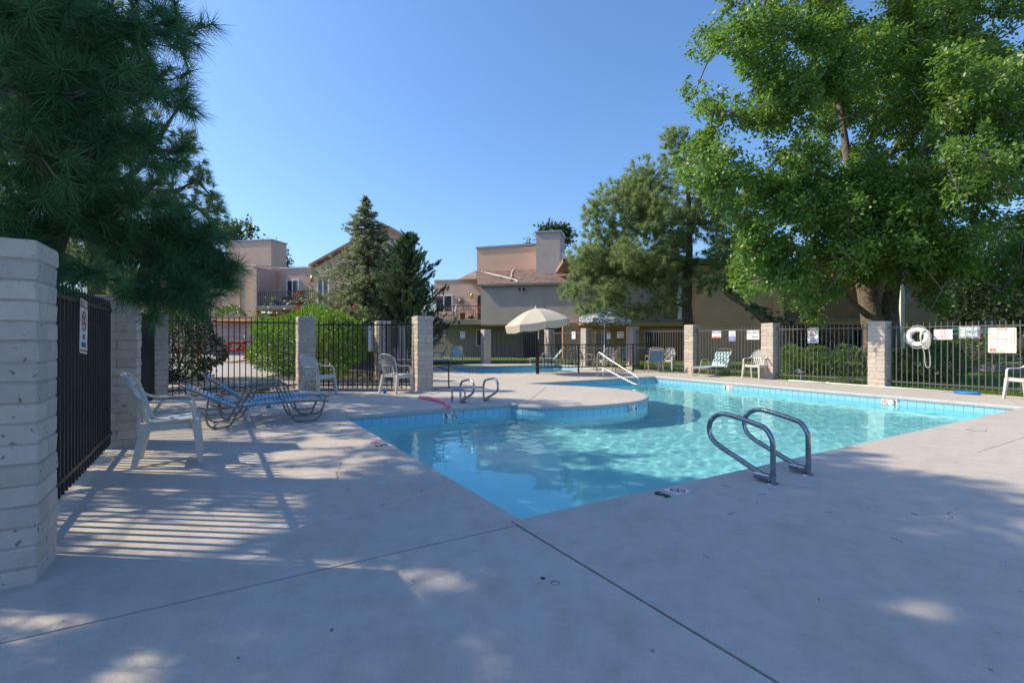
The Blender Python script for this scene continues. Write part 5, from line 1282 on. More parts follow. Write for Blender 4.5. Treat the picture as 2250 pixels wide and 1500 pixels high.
# ------------------------------------------------------------------ small things on the deck
t = thing('pool_noodle','pink foam pool noodle lying bent at the pool edge','pool noodle',(0,0,0))
npts = catmull([GP(922,876)+Vector((0,0,.036)), GP(945,879)+Vector((0,0,.036)), GP(968,884)+Vector((0,0,.036)), GP(981,890)+Vector((0,0,.036)), GP(985,899)+Vector((0,0,.036))],5)
MB().tube(npts,0.034,12).build('foam_tube', M['pink_foam'], t, smooth=40)
e = npts[-1]; d = (npts[-1]-npts[-2]).normalized(); MB().tube([e, e+d*0.001],0.012,8).build('core_hole', M['sign_red'], t)
t = thing('folding_table','dark grey folding table beside the tall near pillar','table',(-1.98,12.95,0),R(8))
MB().cbox((-0.35,0,0.71),(1.55,0.72,0.04),0.012).build('table_top', M['table_top'], t)
for sx in (-0.95,0.33):
    for sy in (-0.29,0.29): MB().tube([(sx,sy,0.0),(sx,sy,0.69)],0.014,6).build('leg', BI, t)
    MB().tube([(sx,-0.29,0.42),(sx,0.29,0.42)],0.010,6).build('stretcher', BI, t)
for sy in (-0.27,0.27): MB().tube([(0.33,sy,0.42),(-0.25,sy,0.68)],0.008,5).build('brace', BI, t)
t = thing('water_bottle','clear water bottle with blue label standing under the lounge chair','bottle',GP(590,911))
MB().lathe([(0,0),(0.032,0.003),(0.034,0.02),(0.034,0.13),(0.030,0.15),(0.014,0.19),(0.014,0.205)],12).build('body', M['clear'], t, smooth=True)
MB().lathe([(0.0148,0.19),(0.0148,0.212),(0,0.213)],10).build('cap', M['white_paint'], t); MB().lathe([(0.0352,0.115),(0.0352,0.15)],12).build('label_band', M['blue_plastic'], t)
t = thing('plastic_cup','blue plastic cup under the chair by the gate','cup',GP(845.5,864.5)); MB().lathe([(0,0),(0.036,0),(0.045,0.09),(0.041,0.09),(0.033,0.006),(0,0.006)],12).build('body', M['blue_plastic'], t, smooth=40); MB().lathe([(0.046,0.086),(0.047,0.094),(0.042,0.094)],12).build('rim', M['blue_plastic'], t)
t = thing('brown_block','brown block lying on the gravel behind the lounge chairs','block',(-5.75,11.55,0.05),R(20)); MB().cbox((0,0,0.05),(0.24,0.14,0.10),0.012,jit=0.004).build('body', M['brown_box'], t); MB().cbox((0.0,0,0.104),(0.2,0.1,0.008),0.002).build('top_face', M['brown_box'], t)
t = thing('pool_skimmer','long white skimmer pole with blue net lying along the right fence','skimmer',(0,0,0))
a, b = W(12.9,5.45,0.03), W(12.92,1.60,0.03)
MB().tube([a, a.lerp(b,0.28)],0.018,8).build('pole', M['white_paint'], t, smooth=True); MB().tube([a.lerp(b,0.28), b],0.015,8).build('pole', M['sign_white'], t, smooth=True); MB().tube([a.lerp(b,0.27), a.lerp(b,0.30)],0.022,8).build('pole_lock', M['sign_cream'], t)
hd = MB(); cx = W(12.92,1.38,0.03); dv = Vector((-SU,CU,0)); du = Vector((CU,SU,0))
hp_ = [cx+dv*0.22*math.cos(k*2*PI/20)*(1)+du*0.10*math.sin(k*2*PI/20) for k in range(20)]; hd.tube(hp_,0.025,6,closed=True); hd.build('net_frame', M['blue_plastic'], t, smooth=True)
MB().poly([p+Vector((0,0,-0.01)) for p in hp_]).build('net', M['blue_plastic'], t)
t = thing('hose_spigot','grey hose tap standing on the lawn behind the right fence','hose tap',W(13.9,5.62,0)); MB().tube(catmull([(0,0,0),(0,0.02,0.12),(0.0,0.02,0.22),(-0.08,0.05,0.30),(-0.16,0.08,0.22)],4),0.035,7).build('pipe', M['print_grey'], t, smooth=True); MB().lathe([(0,0.2),(0.09,0.2),(0.10,0.25),(0,0.26)],10).build('handle', M['print_grey'], t)
t = thing('valve_cover','small round black valve cap in the near deck','valve cap',GP(1193,1270)); MB().lathe([(0,0.004),(0.012,0.004),(0.014,0.0)],10).build('cap', M['sign_black'], t); MB().lathe([(0.02,0.001),(0.023,0.002)],10,T(0.06,-0.05,0)).build('rim', M['joint'], t)
for px_, py_, a_ in ((735,949,0),(2145,945,20)):
    t = thing('deck_lid','thin round outline of a deck lid ' + ('beside the lounge chairs' if px_ < 1000 else 'near the sharp pool corner'),'lid',GP(px_,py_)+Vector((0,0,.001)))
    MB().lathe([(0.10,0.0),(0.104,0.0025),(0.108,0.0)],22).build('rim', M['joint'], t); MB().lathe([(0,0.0012),(0.099,0.0012)],22).build('plate', M['deck'], t)
lt = MB()
for k in range(85):                                          # leaf scraps and twigs blown over the deck
    u, v = random.uniform(-2.6,5.2), random.uniform(-2.6,7.5)
    if u > -0.15 and v > -0.2: v = -abs(v)*0.35-0.2
    p = W(u, v, 0.003); a = random.uniform(0,PI); L = random.choice((0.008,0.010,0.013,0.016,0.05,0.08)); w = 0.0022 if L > 0.03 else L*0.6
    d = Vector((math.cos(a),math.sin(a),0))*L/2; n_ = Vector((-math.sin(a),math.cos(a),0))*w/2
    h = Vector((0,0,0.004))
    lt.add([p-d-n_,p+d-n_,p+d*0.9+n_+h,p-d+n_+h], [(0,1,2,3)])
props(lt.build('leaf_litter', M['bark']), kind='stuff')

# ------------------------------------------------------------------ trees and plants
def tri_needles(P, D, n, L, w, a=0.75, b=0.8, shoot=0.10):
    """n thin needles round each shoot tip P that grows along D"""
    D = D/np.linalg.norm(D, axis=1, keepdims=True); m = len(P)
    P = np.repeat(P, n, axis=0); Dn = np.repeat(D, n, axis=0); q = unit(m*n)
    nd = a*Dn+b*q; nd /= np.linalg.norm(nd, axis=1, keepdims=True)+1e-9
    f = rng.random((m*n,1)); base = P-Dn*shoot*f
    ln = L*(0.75+0.4*rng.random((m*n,1)))
    tip = base+nd*ln; tip[:,2] -= 0.10*ln[:,0]
    s = np.cross(nd, unit(m*n)); s /= np.linalg.norm(s, axis=1, keepdims=True)+1e-9
    V = np.stack([base-s*w*0.5, base+s*w*0.5, tip], axis=1).reshape(-1,3)
    return V, np.arange(m*n*3).reshape(-1,3)
def branch_tube(b, a, c, r0, r1, bend=0.0, n=6, seg=6, rnd=random):
    a, c = Vector(a), Vector(c); d = c-a
    o = Vector((rnd.uniform(-1,1), rnd.uniform(-1,1), rnd.uniform(-0.3,0.6)))*d.length*0.09+Vector((0,0,bend*d.length))
    pts = []; rad = []
    for i in range(seg+1):
        f = i/seg; pts.append(a+d*f+o*math.sin(PI*f)); rad.append(r0*(1-f)+r1*f)
    b.tube(pts, r0, n, rads=rad); return pts
def lobe_tree(name, label, base, trunk, lobes, cat, group, bark, leafm, mode, dens, **k):
    """trunk: list of (point, radius); lobes: list of (centre, radius). Limbs run from the trunk to each lobe, shoots fill it."""
    rnd = random.Random(sum(map(ord, label)) % 9999)
    t = thing(name, label, cat, base, 0, group)
    tb = MB(); pts = catmull([p for p, r in trunk], 4); rr = [trunk[min(i//4,len(trunk)-1)][1]*(1-(i%4)/4)+trunk[min(i//4+1,len(trunk)-1)][1]*((i%4)/4) for i in range(len(pts))]
    tb.tube(pts, 0.1, 14, rads=[r*(1+rnd.uniform(-.06,.06)) for r in rr]); tb.build('trunk', bark, t, world=True, smooth=True)
    lb = MB(); tw = MB(); PP = []; DD = []
    tp = [Vector(p) for p in pts]
    lobes = sorted([(Vector(l[0]), l[1], l[2] if len(l) > 2 else 1.0) for l in lobes], key=lambda l: min((p-l[0]).length for p in tp))
    node = []; cnt = []                                        # each limb grows from the trunk or from a limb nearer to it
    for c, rad, dm in lobes:
        cand = [(((p-c).length*1.25+0.7*max(0.0, p.z+0.2-c.z), 0.0, -1, p)) for p in tp[2:]]
        cand += [((q[0]-c).length+0.16*q[1], q[1], i, q[0]) for i, q in enumerate(node)]
        d0, ln, par, p = min(cand, key=lambda x: x[0]); node.append((c, ln+(p-c).length, par, p)); cnt.append(1)
    for i in range(len(node)-1, -1, -1):
        if node[i][2] >= 0: cnt[node[i][2]] += cnt[i]
    lk = k.get('limb', 1.0)
    for i, (c, ln, par, p) in enumerate(node):
        r0 = lk*(0.014*math.sqrt(cnt[i])+0.010); r1 = lk*(0.014*math.sqrt(max(cnt[i]-1, 0.2)))
        branch_tube(lb, p, c, r0, r1, bend=k.get('bend', -0.03), rnd=rnd)
    for c, rad, dm in lobes:
        nsh = max(3, int(dens*dm*rad*rad))
        d = unit(nsh); d[:,2] = d[:,2]*0.85+0.12
        d /= np.linalg.norm(d, axis=1, keepdims=True)
        rf = rng.random((nsh,1))**0.45; P = np.array(c)+d*rf*rad*np.array([1,1,k.get('flat',0.8)])
        PP.append(P); DD.append(d*1.0+np.array([0,0,k.get('up',0.25)])+0.35*unit(nsh))
        for i in range(min(nsh, k.get('twigs',14))):
            tw.tube([c+(Vector(P[i])-c)*0.05, c+(Vector(P[i])-c)*0.55+Vector((0,0,-0.03)), Vector(P[i])], 0.008, 3, rads=[0.010*lk,0.007,0.004], caps=False)
    props(lb.build('limb', bark, t, world=True, smooth=True), kind='stuff'); props(tw.build('twigs', k.get('twig_m', M['twig']), t, world=True), kind='stuff')
    P = np.concatenate(PP); D = np.concatenate(DD)
    if k.get('gaps'):                                          # openings in the canopy that let sun flecks through
        g_ = P[:,2:3]/math.tan(SUN_EL)*np.array([[-SUN_AZ.x, -SUN_AZ.y]])+P[:,:2]; keep = np.ones(len(P), bool)
        yy = np.maximum(P[:,1], 0.2); inv_ = (P[:,1] > 0.5) & (1125+1093*P[:,0]/yy > -80) & (745-1093*(P[:,2]-CAM_H)/yy > -80)
        for gx_, gy_, rx_, ry_ in k['gaps']: keep &= (((g_[:,0]-gx_)/(rx_+0.10))**2+((g_[:,1]-gy_)/(ry_+0.10))**2) > 1.0
        keep |= inv_; P = P[keep]; D = D[keep]
    if mode == 'needle': V, F = tri_needles(P, D, k['n'], k['L'], k['w'], k.get('a',0.75), k.get('b',0.8), k.get('shoot',0.1))
    else:
        n = k['n']; Pn = np.repeat(P, n, axis=0)+rng.normal(size=(len(P)*n,3))*k['spread']; Dn = np.repeat(D, n, axis=0)*0.6+unit(len(P)*n)*0.8; Dn[:,2] -= k.get('hang',0.35)
        V, F = leaves_np(Pn, Dn, np.full(len(Pn), k['L']), k.get('aspect',0.75))
    o = np_mesh('crown', V, F, leafm, t); props(o, kind='stuff'); return t

# the big near pine that overhangs the left fence and shades the deck
def edge_x(y): return float(np.interp(y, [-50,0,60,150,290,330,420,520,600,650,690,725], [430,440,465,440,420,400,420,500,528,505,470,300]))
near = [((130,70),150,3.3),((300,60),130,3.6),((390,60),80,4.0),((60,200),150,3.1),((210,190),140,3.3),((330,180),105,3.6),((395,230),60,4.0),((80,330),150,3.2),((230,320),130,3.4),((330,330),90,3.9),
        ((40,440),110,3.3),((170,430),110,3.5),((290,440),90,3.7),((370,480),70,4.0),((420,530),80,4.2),((330,560),100,4.0),((450,600),75,4.3),((380,630),80,4.0),((300,640),60,3.9),((190,590),80,3.4),((100,560),70,3.6),((440,660),45,4.2),((250,530),80,3.8),((20,40),120,3.0),((340,690),35,3.9),((400,560),90,4.1),((470,600),70,4.3),((430,650),60,4.1),((350,650),70,4.0),((360,500),90,4.2),((20,490),70,3.4),((70,530),60,3.4),((15,540),60,3.2),((130,480),80,3.6),((230,490),80,3.7),((485,565),50,4.4),((490,625),42,4.4),((440,690),30,4.3),((475,510),35,4.6),((90,610),50,3.4)]
lob = []
for (x, y), r, Y in near:
    p = AT(x, y, Y); lob.append((tuple(p), r/1093*Y*0.95, 2.6))
rl = random.Random(5)
TR = Vector((-6.3,4.7,0))
k_ = 0
while k_ < 84:
    z = rl.uniform(2.4,8.2); q = (z-2.4)/6.0; rm = 3.7*(1-q**2.0)+0.5
    a = rl.uniform(0,2*PI); rr = rm*math.sqrt(rl.uniform(0.08,1)); p = Vector((TR.x-0.1+rr*math.cos(a), TR.y+0.6+rr*math.sin(a), z)); rad = rl.uniform(0.5,0.85)
    if p.y > 0.6:
        x_, y_ = 1125+1093*p.x/p.y, 745-1093*(p.z-1.25)/p.y; pr = rad*1093/p.y+60
        if y_+pr > 0 and x_+pr > edge_x(max(-50,min(725,y_)))-10: continue
        if y_+pr > 600 and x_+pr > 60: continue
    lob.append((tuple(p), rad)); k_ += 1
# unseen boughs added along the sun's path to shade the deck and pool
FILL = {0: [], 1: [], 2: []}; AX = [Vector((-6.4,5.1,0)), Vector((-8.9,10.5,0)), Vector((-7.8,2.1,0))]; RMX = [3.9, 2.9, 3.6]
SH = []
for X_ in np.arange(-3.2, 4.3, 0.5):
    lim = float(np.interp(X_, [-3.2,-2.5,-1.5,-.76,0,1,2,2.9,3.3,3.6,4.3], [9.2,9.2,9.1,8.8,7.8,7.0,6.0,5.0,4.2,3.3,2.6]))
    for Y_ in np.arange(0.9, lim-0.35, 0.5):
        if X_ < -1.4 and Y_ < 6.5 and rl.random() < 0.92: continue
        if X_ < -1.4 and rl.random() < 0.35: continue
        if X_ < 0.4 and Y_ < 3.6 and rl.random() < 0.3: continue
        SH.append((X_+rl.uniform(-.15,.15), Y_+rl.uniform(-.15,.15)))
for X_, Y_ in SH:
    best = None
    for h in np.arange(3.6, 8.8, 0.35):
        L_ = h/math.tan(SUN_EL); p = Vector((X_+SUN_AZ.x*L_, Y_+SUN_AZ.y*L_, h))
        for i, ax in enumerate(AX):
            d_ = Vector((p.x-ax.x, p.y-ax.y, 0)).length; lim_ = RMX[i]*(1-max(0,(h-6.0)/3.4)**1.5)
            sc_ = d_/max(lim_,0.3)+rl.uniform(0,0.5)
            if d_ < lim_+0.3 and (best is None or sc_ < best[0]):
                if p.y > 0.6:
                    x_, y_ = 1125+1093*p.x/p.y, 745-1093*(p.z-1.25)/p.y; pr = 0.5*1093/p.y+40
                    if y_+pr > 0 and x_+pr > edge_x(max(-50,min(725,y_)))-10: continue
                best = (sc_, i, p)
    if best: FILL[best[1]].append((tuple(best[2]), 0.46, 2.4 if X_ > 0.3 else 1.1))
lob += FILL[0]
GAPS = []
for x, y, rx, ry in [(330,1022,100,24),(480,1012,110,18),(585,1045,60,14),(250,1052,60,18),(430,1062,70,12),(230,1140,90,20),(480,1145,70,20),(390,1188,110,22),(600,1158,45,12),(620,1228,70,20),(560,1247,40,10),(745,1158,45,12),(880,1100,50,13),(910,1142,45,13),(690,1042,45,10),(800,1268,45,8),(50,1360,35,10),(105,1388,36,16),(290,1488,50,16),(1010,1262,28,8),(2030,1345,50,8),(640,1000,50,9),(560,985,60,7)]:
    g = GP(x, y); GAPS.append((g.x, g.y, rx*g.y/1093, ry*g.y*g.y/1366))
lobe_tree('pine_tree', 'big dark long-needled pine hanging over the near left fence', TR, [((-6.3,4.7,-0.05),0.26),((-6.25,4.72,2.0),0.22),((-6.35,4.65,5),0.16),((-6.3,4.7,9.3),0.05)], lob, 'tree', 'pines along the left fence', M['bark'], M['needle_dark'], 'needle', 75, n=90, gaps=GAPS, L=0.19, w=0.0055, a=0.62, b=0.85, shoot=0.13, bend=-0.05, flat=0.85)
# a second pine behind it
lob = []
for (x, y), r, Y in [((400,350),55,10.6),((430,395),45,10.4),((440,460),55,10.2),((465,430),35,10.8),((480,470),30,10.9),((400,300),35,11),((420,330),30,11.2),((380,420),60,10.3),((470,500),40,10.2),((440,540),50,10.3),((490,520),30,10.5)]:
    p = AT(x, y, Y); lob.append((tuple(p), r/1093*Y))
for _ in range(80):
    z = rl.uniform(2.2,8.0); q = (z-2.2)/5.9; rm = 2.8*(1-q**1.8)+0.4; a = rl.uniform(0,2*PI); rr = rm*math.sqrt(rl.random())
    p = (-8.9+rr*math.cos(a), 10.6+rr*math.sin(a), z)
    py_ = 745-1093*(p[2]-1.25)/p[1]
    if 1125+1093*p[0]/p[1]+80 < edge_x(max(-50,min(430,py_)))-20: lob.append((p, rl.uniform(0.5,0.75)))
lob += FILL[1]
lobe_tree('pine_tree', 'grey green pine showing behind the big near pine against the sky', (-8.9,10.6,0), [((-8.9,10.6,-0.05),0.2),((-8.85,10.6,3),0.15),((-8.9,10.6,8.0),0.05)], lob, 'tree', 'pines along the left fence', M['bark'], M['needle_olive'], 'needle', 130, n=60, gaps=GAPS, L=0.17, w=0.010, bend=-0.03)
# a third pine stands beside the photographer; its shade reaches the near deck
lob = []
for _ in range(110):
    z = rl.uniform(2.6,8.6); q = (z-2.6)/6.2; rm = 3.3*(1-q**3)+0.5; a = rl.uniform(0,2*PI); rr = rm*math.sqrt(rl.uniform(0.05,1))
    p = (-7.8+rr*math.cos(a), 2.1+rr*math.sin(a), z)
    if p[1] < 0 or p[0]+0.9 < -1.12*p[1]-0.6: lob.append((p, rl.uniform(0.6,0.9)))
lob += FILL[2]
lobe_tree('pine_tree', 'tall pine outside the near fence whose shade covers the front deck', (-8.0,1.6,0), [((-8.0,1.6,-0.05),0.24),((-8.0,1.6,4),0.17),((-8.0,1.6,9.0),0.05)], lob, 'tree', 'pines along the left fence', M['bark'], M['needle_dark'], 'needle', 75, n=44, gaps=GAPS, L=0.20, w=0.011, bend=-0.03)

# pine beyond the right fence
RP = [(1500,325,50),(1480,300,30),(1540,385,60),(1430,395,62),(1385,420,45),(1350,440,55),(1310,470,38),(1330,520,55),(1440,480,75),(1390,500,55),(1300,590,58),(1265,640,38),(1360,600,60),(1340,665,45),(1285,560,40),(1440,570,58),(1420,682,38),(1470,660,34),(1530,490,65),(1590,470,55),(1590,560,48),(1500,590,48),(1560,620,38),(1385,560,50),(1290,680,28),(1480,620,32),(1320,620,50),(1380,690,28),(1610,620,30),(1620,440,50),(1640,520,50),(1560,430,50),(1600,540,45),(1470,560,45),(1440,440,55),(1400,450,50),(1350,560,50),(1310,560,45),(1420,620,40),(1340,640,40)]
lob = []
for x, y, r in RP:
    Y = rl.uniform(20.6,23.2); p = AT(x, y, Y); lob.append((tuple(p), r/1093*Y*1.02))
for _ in range(12):
    lob.append(((8.2+rl.uniform(-2.5,1.5), 24+rl.uniform(-1,1.0), rl.uniform(4.5,8.8)), rl.uniform(0.6,0.9)))
t = lobe_tree('pine_tree', 'bushy grey green pine behind the flowered parasol', (8.1,22.3,0), [((8.15,22.3,-0.05),0.25),((7.9,22.3,1.8),0.23),((7.85,22.3,3.2),0.20),((8.0,22.4,6),0.13),((7.8,22.3,9.6),0.05)], lob, 'tree', 'trees beyond the right fence', M['bark'], M['needle_olive'], 'needle', 115, n=46, L=0.24, w=0.019, a=0.7, b=0.75, shoot=0.15, limb=1.3, flat=0.85)
t = thing('leaning_tree', 'pale leaning trunk behind the fence between pine and leafy tree', 'tree', (12.2,21.5,0), 0, 'trees beyond the right fence')
b = MB(); p = [(12.6,21.6,-0.05),(11.9,21.6,1.0),(11.2,21.6,1.9),(10.3,21.6,2.7),(9.4,21.7,3.3),(8.9,21.8,4.4)]
b.tube(catmull([Vector(q) for q in p],4),0.25,12,rads=list(np.linspace(0.30,0.12,21))); b.build('trunk', M['bark_pale'], t, world=True, smooth=True)
for q in ((10.3,21.6,2.7),(9.6,21.6,3.2),(11.0,21.5,2.2)):
    b = MB(); branch_tube(b, q, (q[0]+0.9,q[1]-0.3,q[2]-0.2), 0.05, 0.01); b.build('limb', M['bark'], t, world=True, smooth=True)
V, F = tri_needles(np.array([(11.2,21.3,2.25),(11.6,21.3,2.0),(10.9,21.4,2.35),(9.3,21.4,3.6),(8.9,21.5,4.3),(9.8,21.3,3.3),(11.9,21.3,1.9),(10.4,21.3,2.6)]).repeat(9,axis=0)+rng.normal(size=(72,3))*0.2, unit(72), 50, 0.22, 0.012)
np_mesh('crown', V, F, M['needle_dark'], t)

# the big leafy tree
OUT = [(1600,-60),(1570,30),(1528,60),(1520,170),(1530,235),(1555,290),(1505,320),(1490,400),(1560,430),(1600,470),(1610,560),(1625,640),(1680,655),(1720,665),(1790,690),(1830,690),(1850,640),(1900,610),(1960,600),(2010,640),(2060,690),(2120,650),(2180,640),(2260,690),(2330,640),(2330,-60)]
def inside(x, y):
    c = False
    for i in range(len(OUT)):
        (x1,y1),(x2,y2) = OUT[i], OUT[i-1]
        if (y1 > y) != (y2 > y) and x < (x2-x1)*(y-y1)/(y2-y1)+x1: c = not c
    return c
lob = []; tries = 0
HOLES = [(1640,330,22),(1905,20,26),(2215,60,40),(1600,175,14)]
while len(lob) < 340 and tries < 9000:
    tries += 1
    x, y = rl.uniform(1500,2330), rl.uniform(-70,690); r = rl.uniform(30,62)
    if not inside(x,y): continue
    ok = all(inside(x+r*0.7*math.cos(a), y+r*0.7*math.sin(a)) for a in (0,1.57,3.14,4.71))
    if not ok: r = rl.uniform(16,26)
    if any((x-hx)**2+(y-hy)**2 < (hr+r*0.75)**2 for hx,hy,hr in HOLES): continue
    Y = rl.uniform(15.5,20.5) if x > 1780 else rl.uniform(13.6,15.6)
    if x > 2050 and 120 < y < 480: Y = rl.uniform(11.5,16)
    if y > 560 and x > 1780: Y = rl.uniform(14.6,16.5)
    p = AT(x,y,Y); lob.append((tuple(p), r/1093*Y*0.92))
for (x,y,r) in [(1515,190,14),(1525,215,16),(1522,110,14),(1535,75,16),(1560,60,20),(1545,130,18),(1800,705,16),(1795,690,20),(1770,670,26),(1640,600,26),(1600,430,24),(1560,400,24),(1520,390,20),(1500,350,20),(1570,350,24)]:
    Y = rl.uniform(15.5,17); lob.append((tuple(AT(x,y,Y)), r/1093*Y))
for _ in range(46):
    x, y = rl.uniform(1790,2110), rl.uniform(380,600); lob.append((tuple(AT(x,y,rl.uniform(13.6,15.6))), rl.uniform(0.45,0.8)))
for _ in range(16):
    lob.append((tuple(AT(rl.uniform(1770,1960),rl.uniform(40,380),rl.uniform(14,15.6))), rl.uniform(0.4,0.7)))
for _ in range(16):
    lob.append((tuple(AT(rl.uniform(2080,2330),rl.uniform(-60,260),rl.uniform(13,17))), rl.uniform(0.5,0.8)))
for _ in range(26):
    lob.append(((12.6+rl.uniform(-4.5,7), 17+rl.uniform(-2.5,3.5), rl.uniform(12.5,15.5)), rl.uniform(0.6,1.0)))
MT = [((12.70,17.2,-0.05),0.46),((12.55,17.2,1.4),0.36),((12.35,17.2,2.4),0.31),((12.1,17.3,4.5),0.22),((11.6,17.3,8),0.12),((11.0,17.4,12.5),0.04)]
t = lobe_tree('leafy_tree', 'huge bright green broadleaf tree behind the life ring fence', (12.7,17.2,0), MT, lob, 'tree', 'trees beyond the right fence', M['bark_mid'], M['maple_leaf'], 'leaf', 52, n=30, L=0.122, spread=0.105, aspect=0.62, twigs=8, twig_m=M['twig_pale'], limb=1.0, bend=0.03, hang=0.55)
b = MB(); b.tube(catmull([Vector(q) for q in ((13.0,17.25,-0.05),(13.05,17.25,1.5),(13.15,17.3,2.6),(13.6,17.4,4.5),(14.4,17.4,7.5),(15.2,17.5,11.5))],4),0.3,12,rads=list(0.42*np.linspace(1,0.25,21)**1.4)); b.build('trunk', M['bark_mid'], t, world=True, smooth=True)
b = MB(); branch_tube(b,(12.4,17.1,1.9),(10.6,16.8,3.4),0.13,0.05); b.build('limb', M['bark'], t, world=True, smooth=True)
b = MB(); branch_tube(b,(13.6,17.4,4.5),(17.2,16.5,8.2),0.13,0.04); b.build('limb', M['bark'], t, world=True, smooth=True)
b = MB()
for _ in range(26):                                            # bare hanging twigs
    x, y = rl.uniform(1700,2240), rl.uniform(150,620); p = AT(x,y,rl.uniform(13.8,14.8)); q = p+Vector((rl.uniform(-.5,.5),rl.uniform(-.3,.3),rl.uniform(-.9,.3)))
    branch_tube(b, p, q, 0.011, 0.005, n=4)
props(b.build('bare_twigs', M['twig_pale'], t, world=True), kind='stuff')
# dark trees behind it on the right
def plain_tree(name, label, base, h, lobes, leafm, dens=40, n=14, L=0.16, group=None, cat='tree', bark=None, **k):
    b = Vector(base); return lobe_tree(name, label, base, [((b.x,b.y,b.z-0.05),0.16+h*0.012),((b.x+0.05,b.y,b.z+h*0.4),0.13+h*0.006),((b.x,b.y,b.z+h*0.9),0.05)], lobes, cat, group, bark or M['bark'], leafm, 'leaf', dens, n=n, L=L, spread=k.get('spread',0.16), aspect=0.6, twigs=6)
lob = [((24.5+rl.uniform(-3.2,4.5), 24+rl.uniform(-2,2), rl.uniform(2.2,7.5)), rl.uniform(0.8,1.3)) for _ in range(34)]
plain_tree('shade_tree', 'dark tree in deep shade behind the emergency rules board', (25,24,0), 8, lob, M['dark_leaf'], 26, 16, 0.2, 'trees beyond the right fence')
def px_lobes(lst, Y, jit=0.6): return [(tuple(AT(x,y,Y+rl.uniform(-jit,jit))), r/1093*Y) for x,y,r in lst]
plain_tree('background_tree', 'tree behind the pink roof tower, its arching top left of the tower', tuple(AT(520,745,36)-Vector((0,0,1.25))), 8.5, px_lobes([(505,520,30),(520,500,16),(545,493,13),(560,510,12),(530,520,20),(500,500,18)],36), M['ash_leaf'], 40, 12, 0.26, 'trees behind the buildings')
plain_tree('background_tree', 'dark tree between the pink roof tower and the gable', tuple(AT(600,745,38)-Vector((0,0,1.25))), 7.5, px_lobes([(600,555,22),(592,540,14),(615,560,18),(630,578,14),(600,580,20),(575,575,20),(560,560,18)],38), M['ash_leaf'], 40, 12, 0.24, 'trees behind the buildings')
plain_tree('background_tree', 'tree rising behind the grey chimney', tuple(AT(1215,745,45)-Vector((0,0,1.25))), 11, px_lobes([(1205,500,18),(1190,508,14),(1240,508,18),(1252,520,14),(1225,520,18),(1165,535,8),(1235,535,16)],45), M['ash_leaf'], 40, 12, 0.3, 'trees behind the buildings')

# cedars in front of the pink building: drooping or upswept sprays
def cedar(label, base, h, rmax, m, dens, upsw, n=34, L=0.16, w=0.02, power=1.0, seed=1):
    rnd = random.Random(seed); b0 = Vector(base); t = thing('cedar_tree', label, 'tree', base, 0, 'cedars in front of the pink building')
    MB().tube([b0+Vector((0,0,-0.05)), b0+Vector((0.03,0,h*0.5)), b0+Vector((0,0,h*0.97))], 0.1, 8, rads=[0.16,0.10,0.015]).build('trunk', M['bark'], t, world=True, smooth=True)
    lb = MB(); P = []; D = []
    nb = dens
    for i in range(nb):
        f = (i+rnd.random())/nb; z = h*(0.06+0.93*f); r = (rmax*((1-f)**power)*(0.45+0.75*rnd.random())+0.08)
        a = rnd.uniform(0,2*PI); d = Vector((math.cos(a),math.sin(a),0)); s = b0+Vector((0,0,z)); e = s+d*r+Vector((0,0,upsw*r))
        pts = [s, s+d*r*0.5+Vector((0,0,upsw*r*0.25)), e]
        lb.tube(pts, 0.02, 4, rads=[0.012+0.012*r,0.012,0.004], caps=False)
        m_ = max(3,int(9*r/1.0))
        for j in range(m_):
            g = 0.25+0.75*(j+rnd.random())/m_; q = s.lerp(e,g)+Vector((rnd.gauss(0,.1),rnd.gauss(0,.1),rnd.gauss(0,.07)))*r*0.8
            P.append(tuple(q)); D.append(tuple(d*0.8+Vector((rnd.gauss(0,.35),rnd.gauss(0,.35),upsw+rnd.gauss(0,.2)))))
    lb.build('limb', M['twig'], t, world=True)
    V, F = tri_needles(np.array(P), np.array(D), n, L, w, 1.0, 0.55, 0.22); np_mesh('crown', V, F, m, t); return t
c1 = AT(803,745,22.0)
cedar('tall sparse grey green cedar with drooping sprays, before the gable', (c1.x,22.0,0.1), 7.5, 3.7, M['needle_grey'], 400, 0.05, 30, 0.17, 0.022, 0.92, 4)
c2 = AT(905,745,20.0)
cedar('darker shorter juniper with upswept tips beside the tall cedar', (c2.x-0.15,20.0,0), 5.5, 1.7, M['needle_deep'], 260, 0.85, 44, 0.15, 0.024, 0.6, 9)

# clipped round shrub, flowering bushes, hedges
def shrub(label, c, rad, n, size, m, name='clipped_shrub', cat='shrub', group=None, lump=0.085, stems=5, inner=0.6, aspect=0.55):
    t = thing(name, label, cat, (c[0],c[1],0), 0, group)
    d = unit(n); a = 1+lump*np.sin(5*d[:,0:1]+2)*np.sin(4*d[:,1:2]+1)+lump*np.sin(7*d[:,2:3]+3*d[:,0:1])
    rf = np.where(rng.random((n,1)) < 0.75, 0.92+0.10*rng.random((n,1)), inner+(0.95-inner)*rng.random((n,1)))
    P = np.array(c)+d*np.array(rad)*a*rf; keep = P[:,2] > 0.05
    foliage('crown', P[keep], d[keep]+0.9*unit(keep.sum())+np.array([0,0,0.2]), np.full(keep.sum(), size), m, t, aspect)
    b = MB()
    for k in range(stems): e = Vector(c)+Vector((random.uniform(-.5,.5)*rad[0],random.uniform(-.5,.5)*rad[1],random.uniform(-.3,.5)*rad[2])); branch_tube(b,(c[0]+random.uniform(-.15,.15),c[1]+random.uniform(-.15,.15),0),e,0.04,0.012)
    b.build('stem', M['bark'], t, world=True); return t
shrub('big round clipped bright green shrub behind the black fence', (-6.10,15.3,1.08), (1.68,1.6,1.07), 20000, 0.075, M['privet_leaf'])
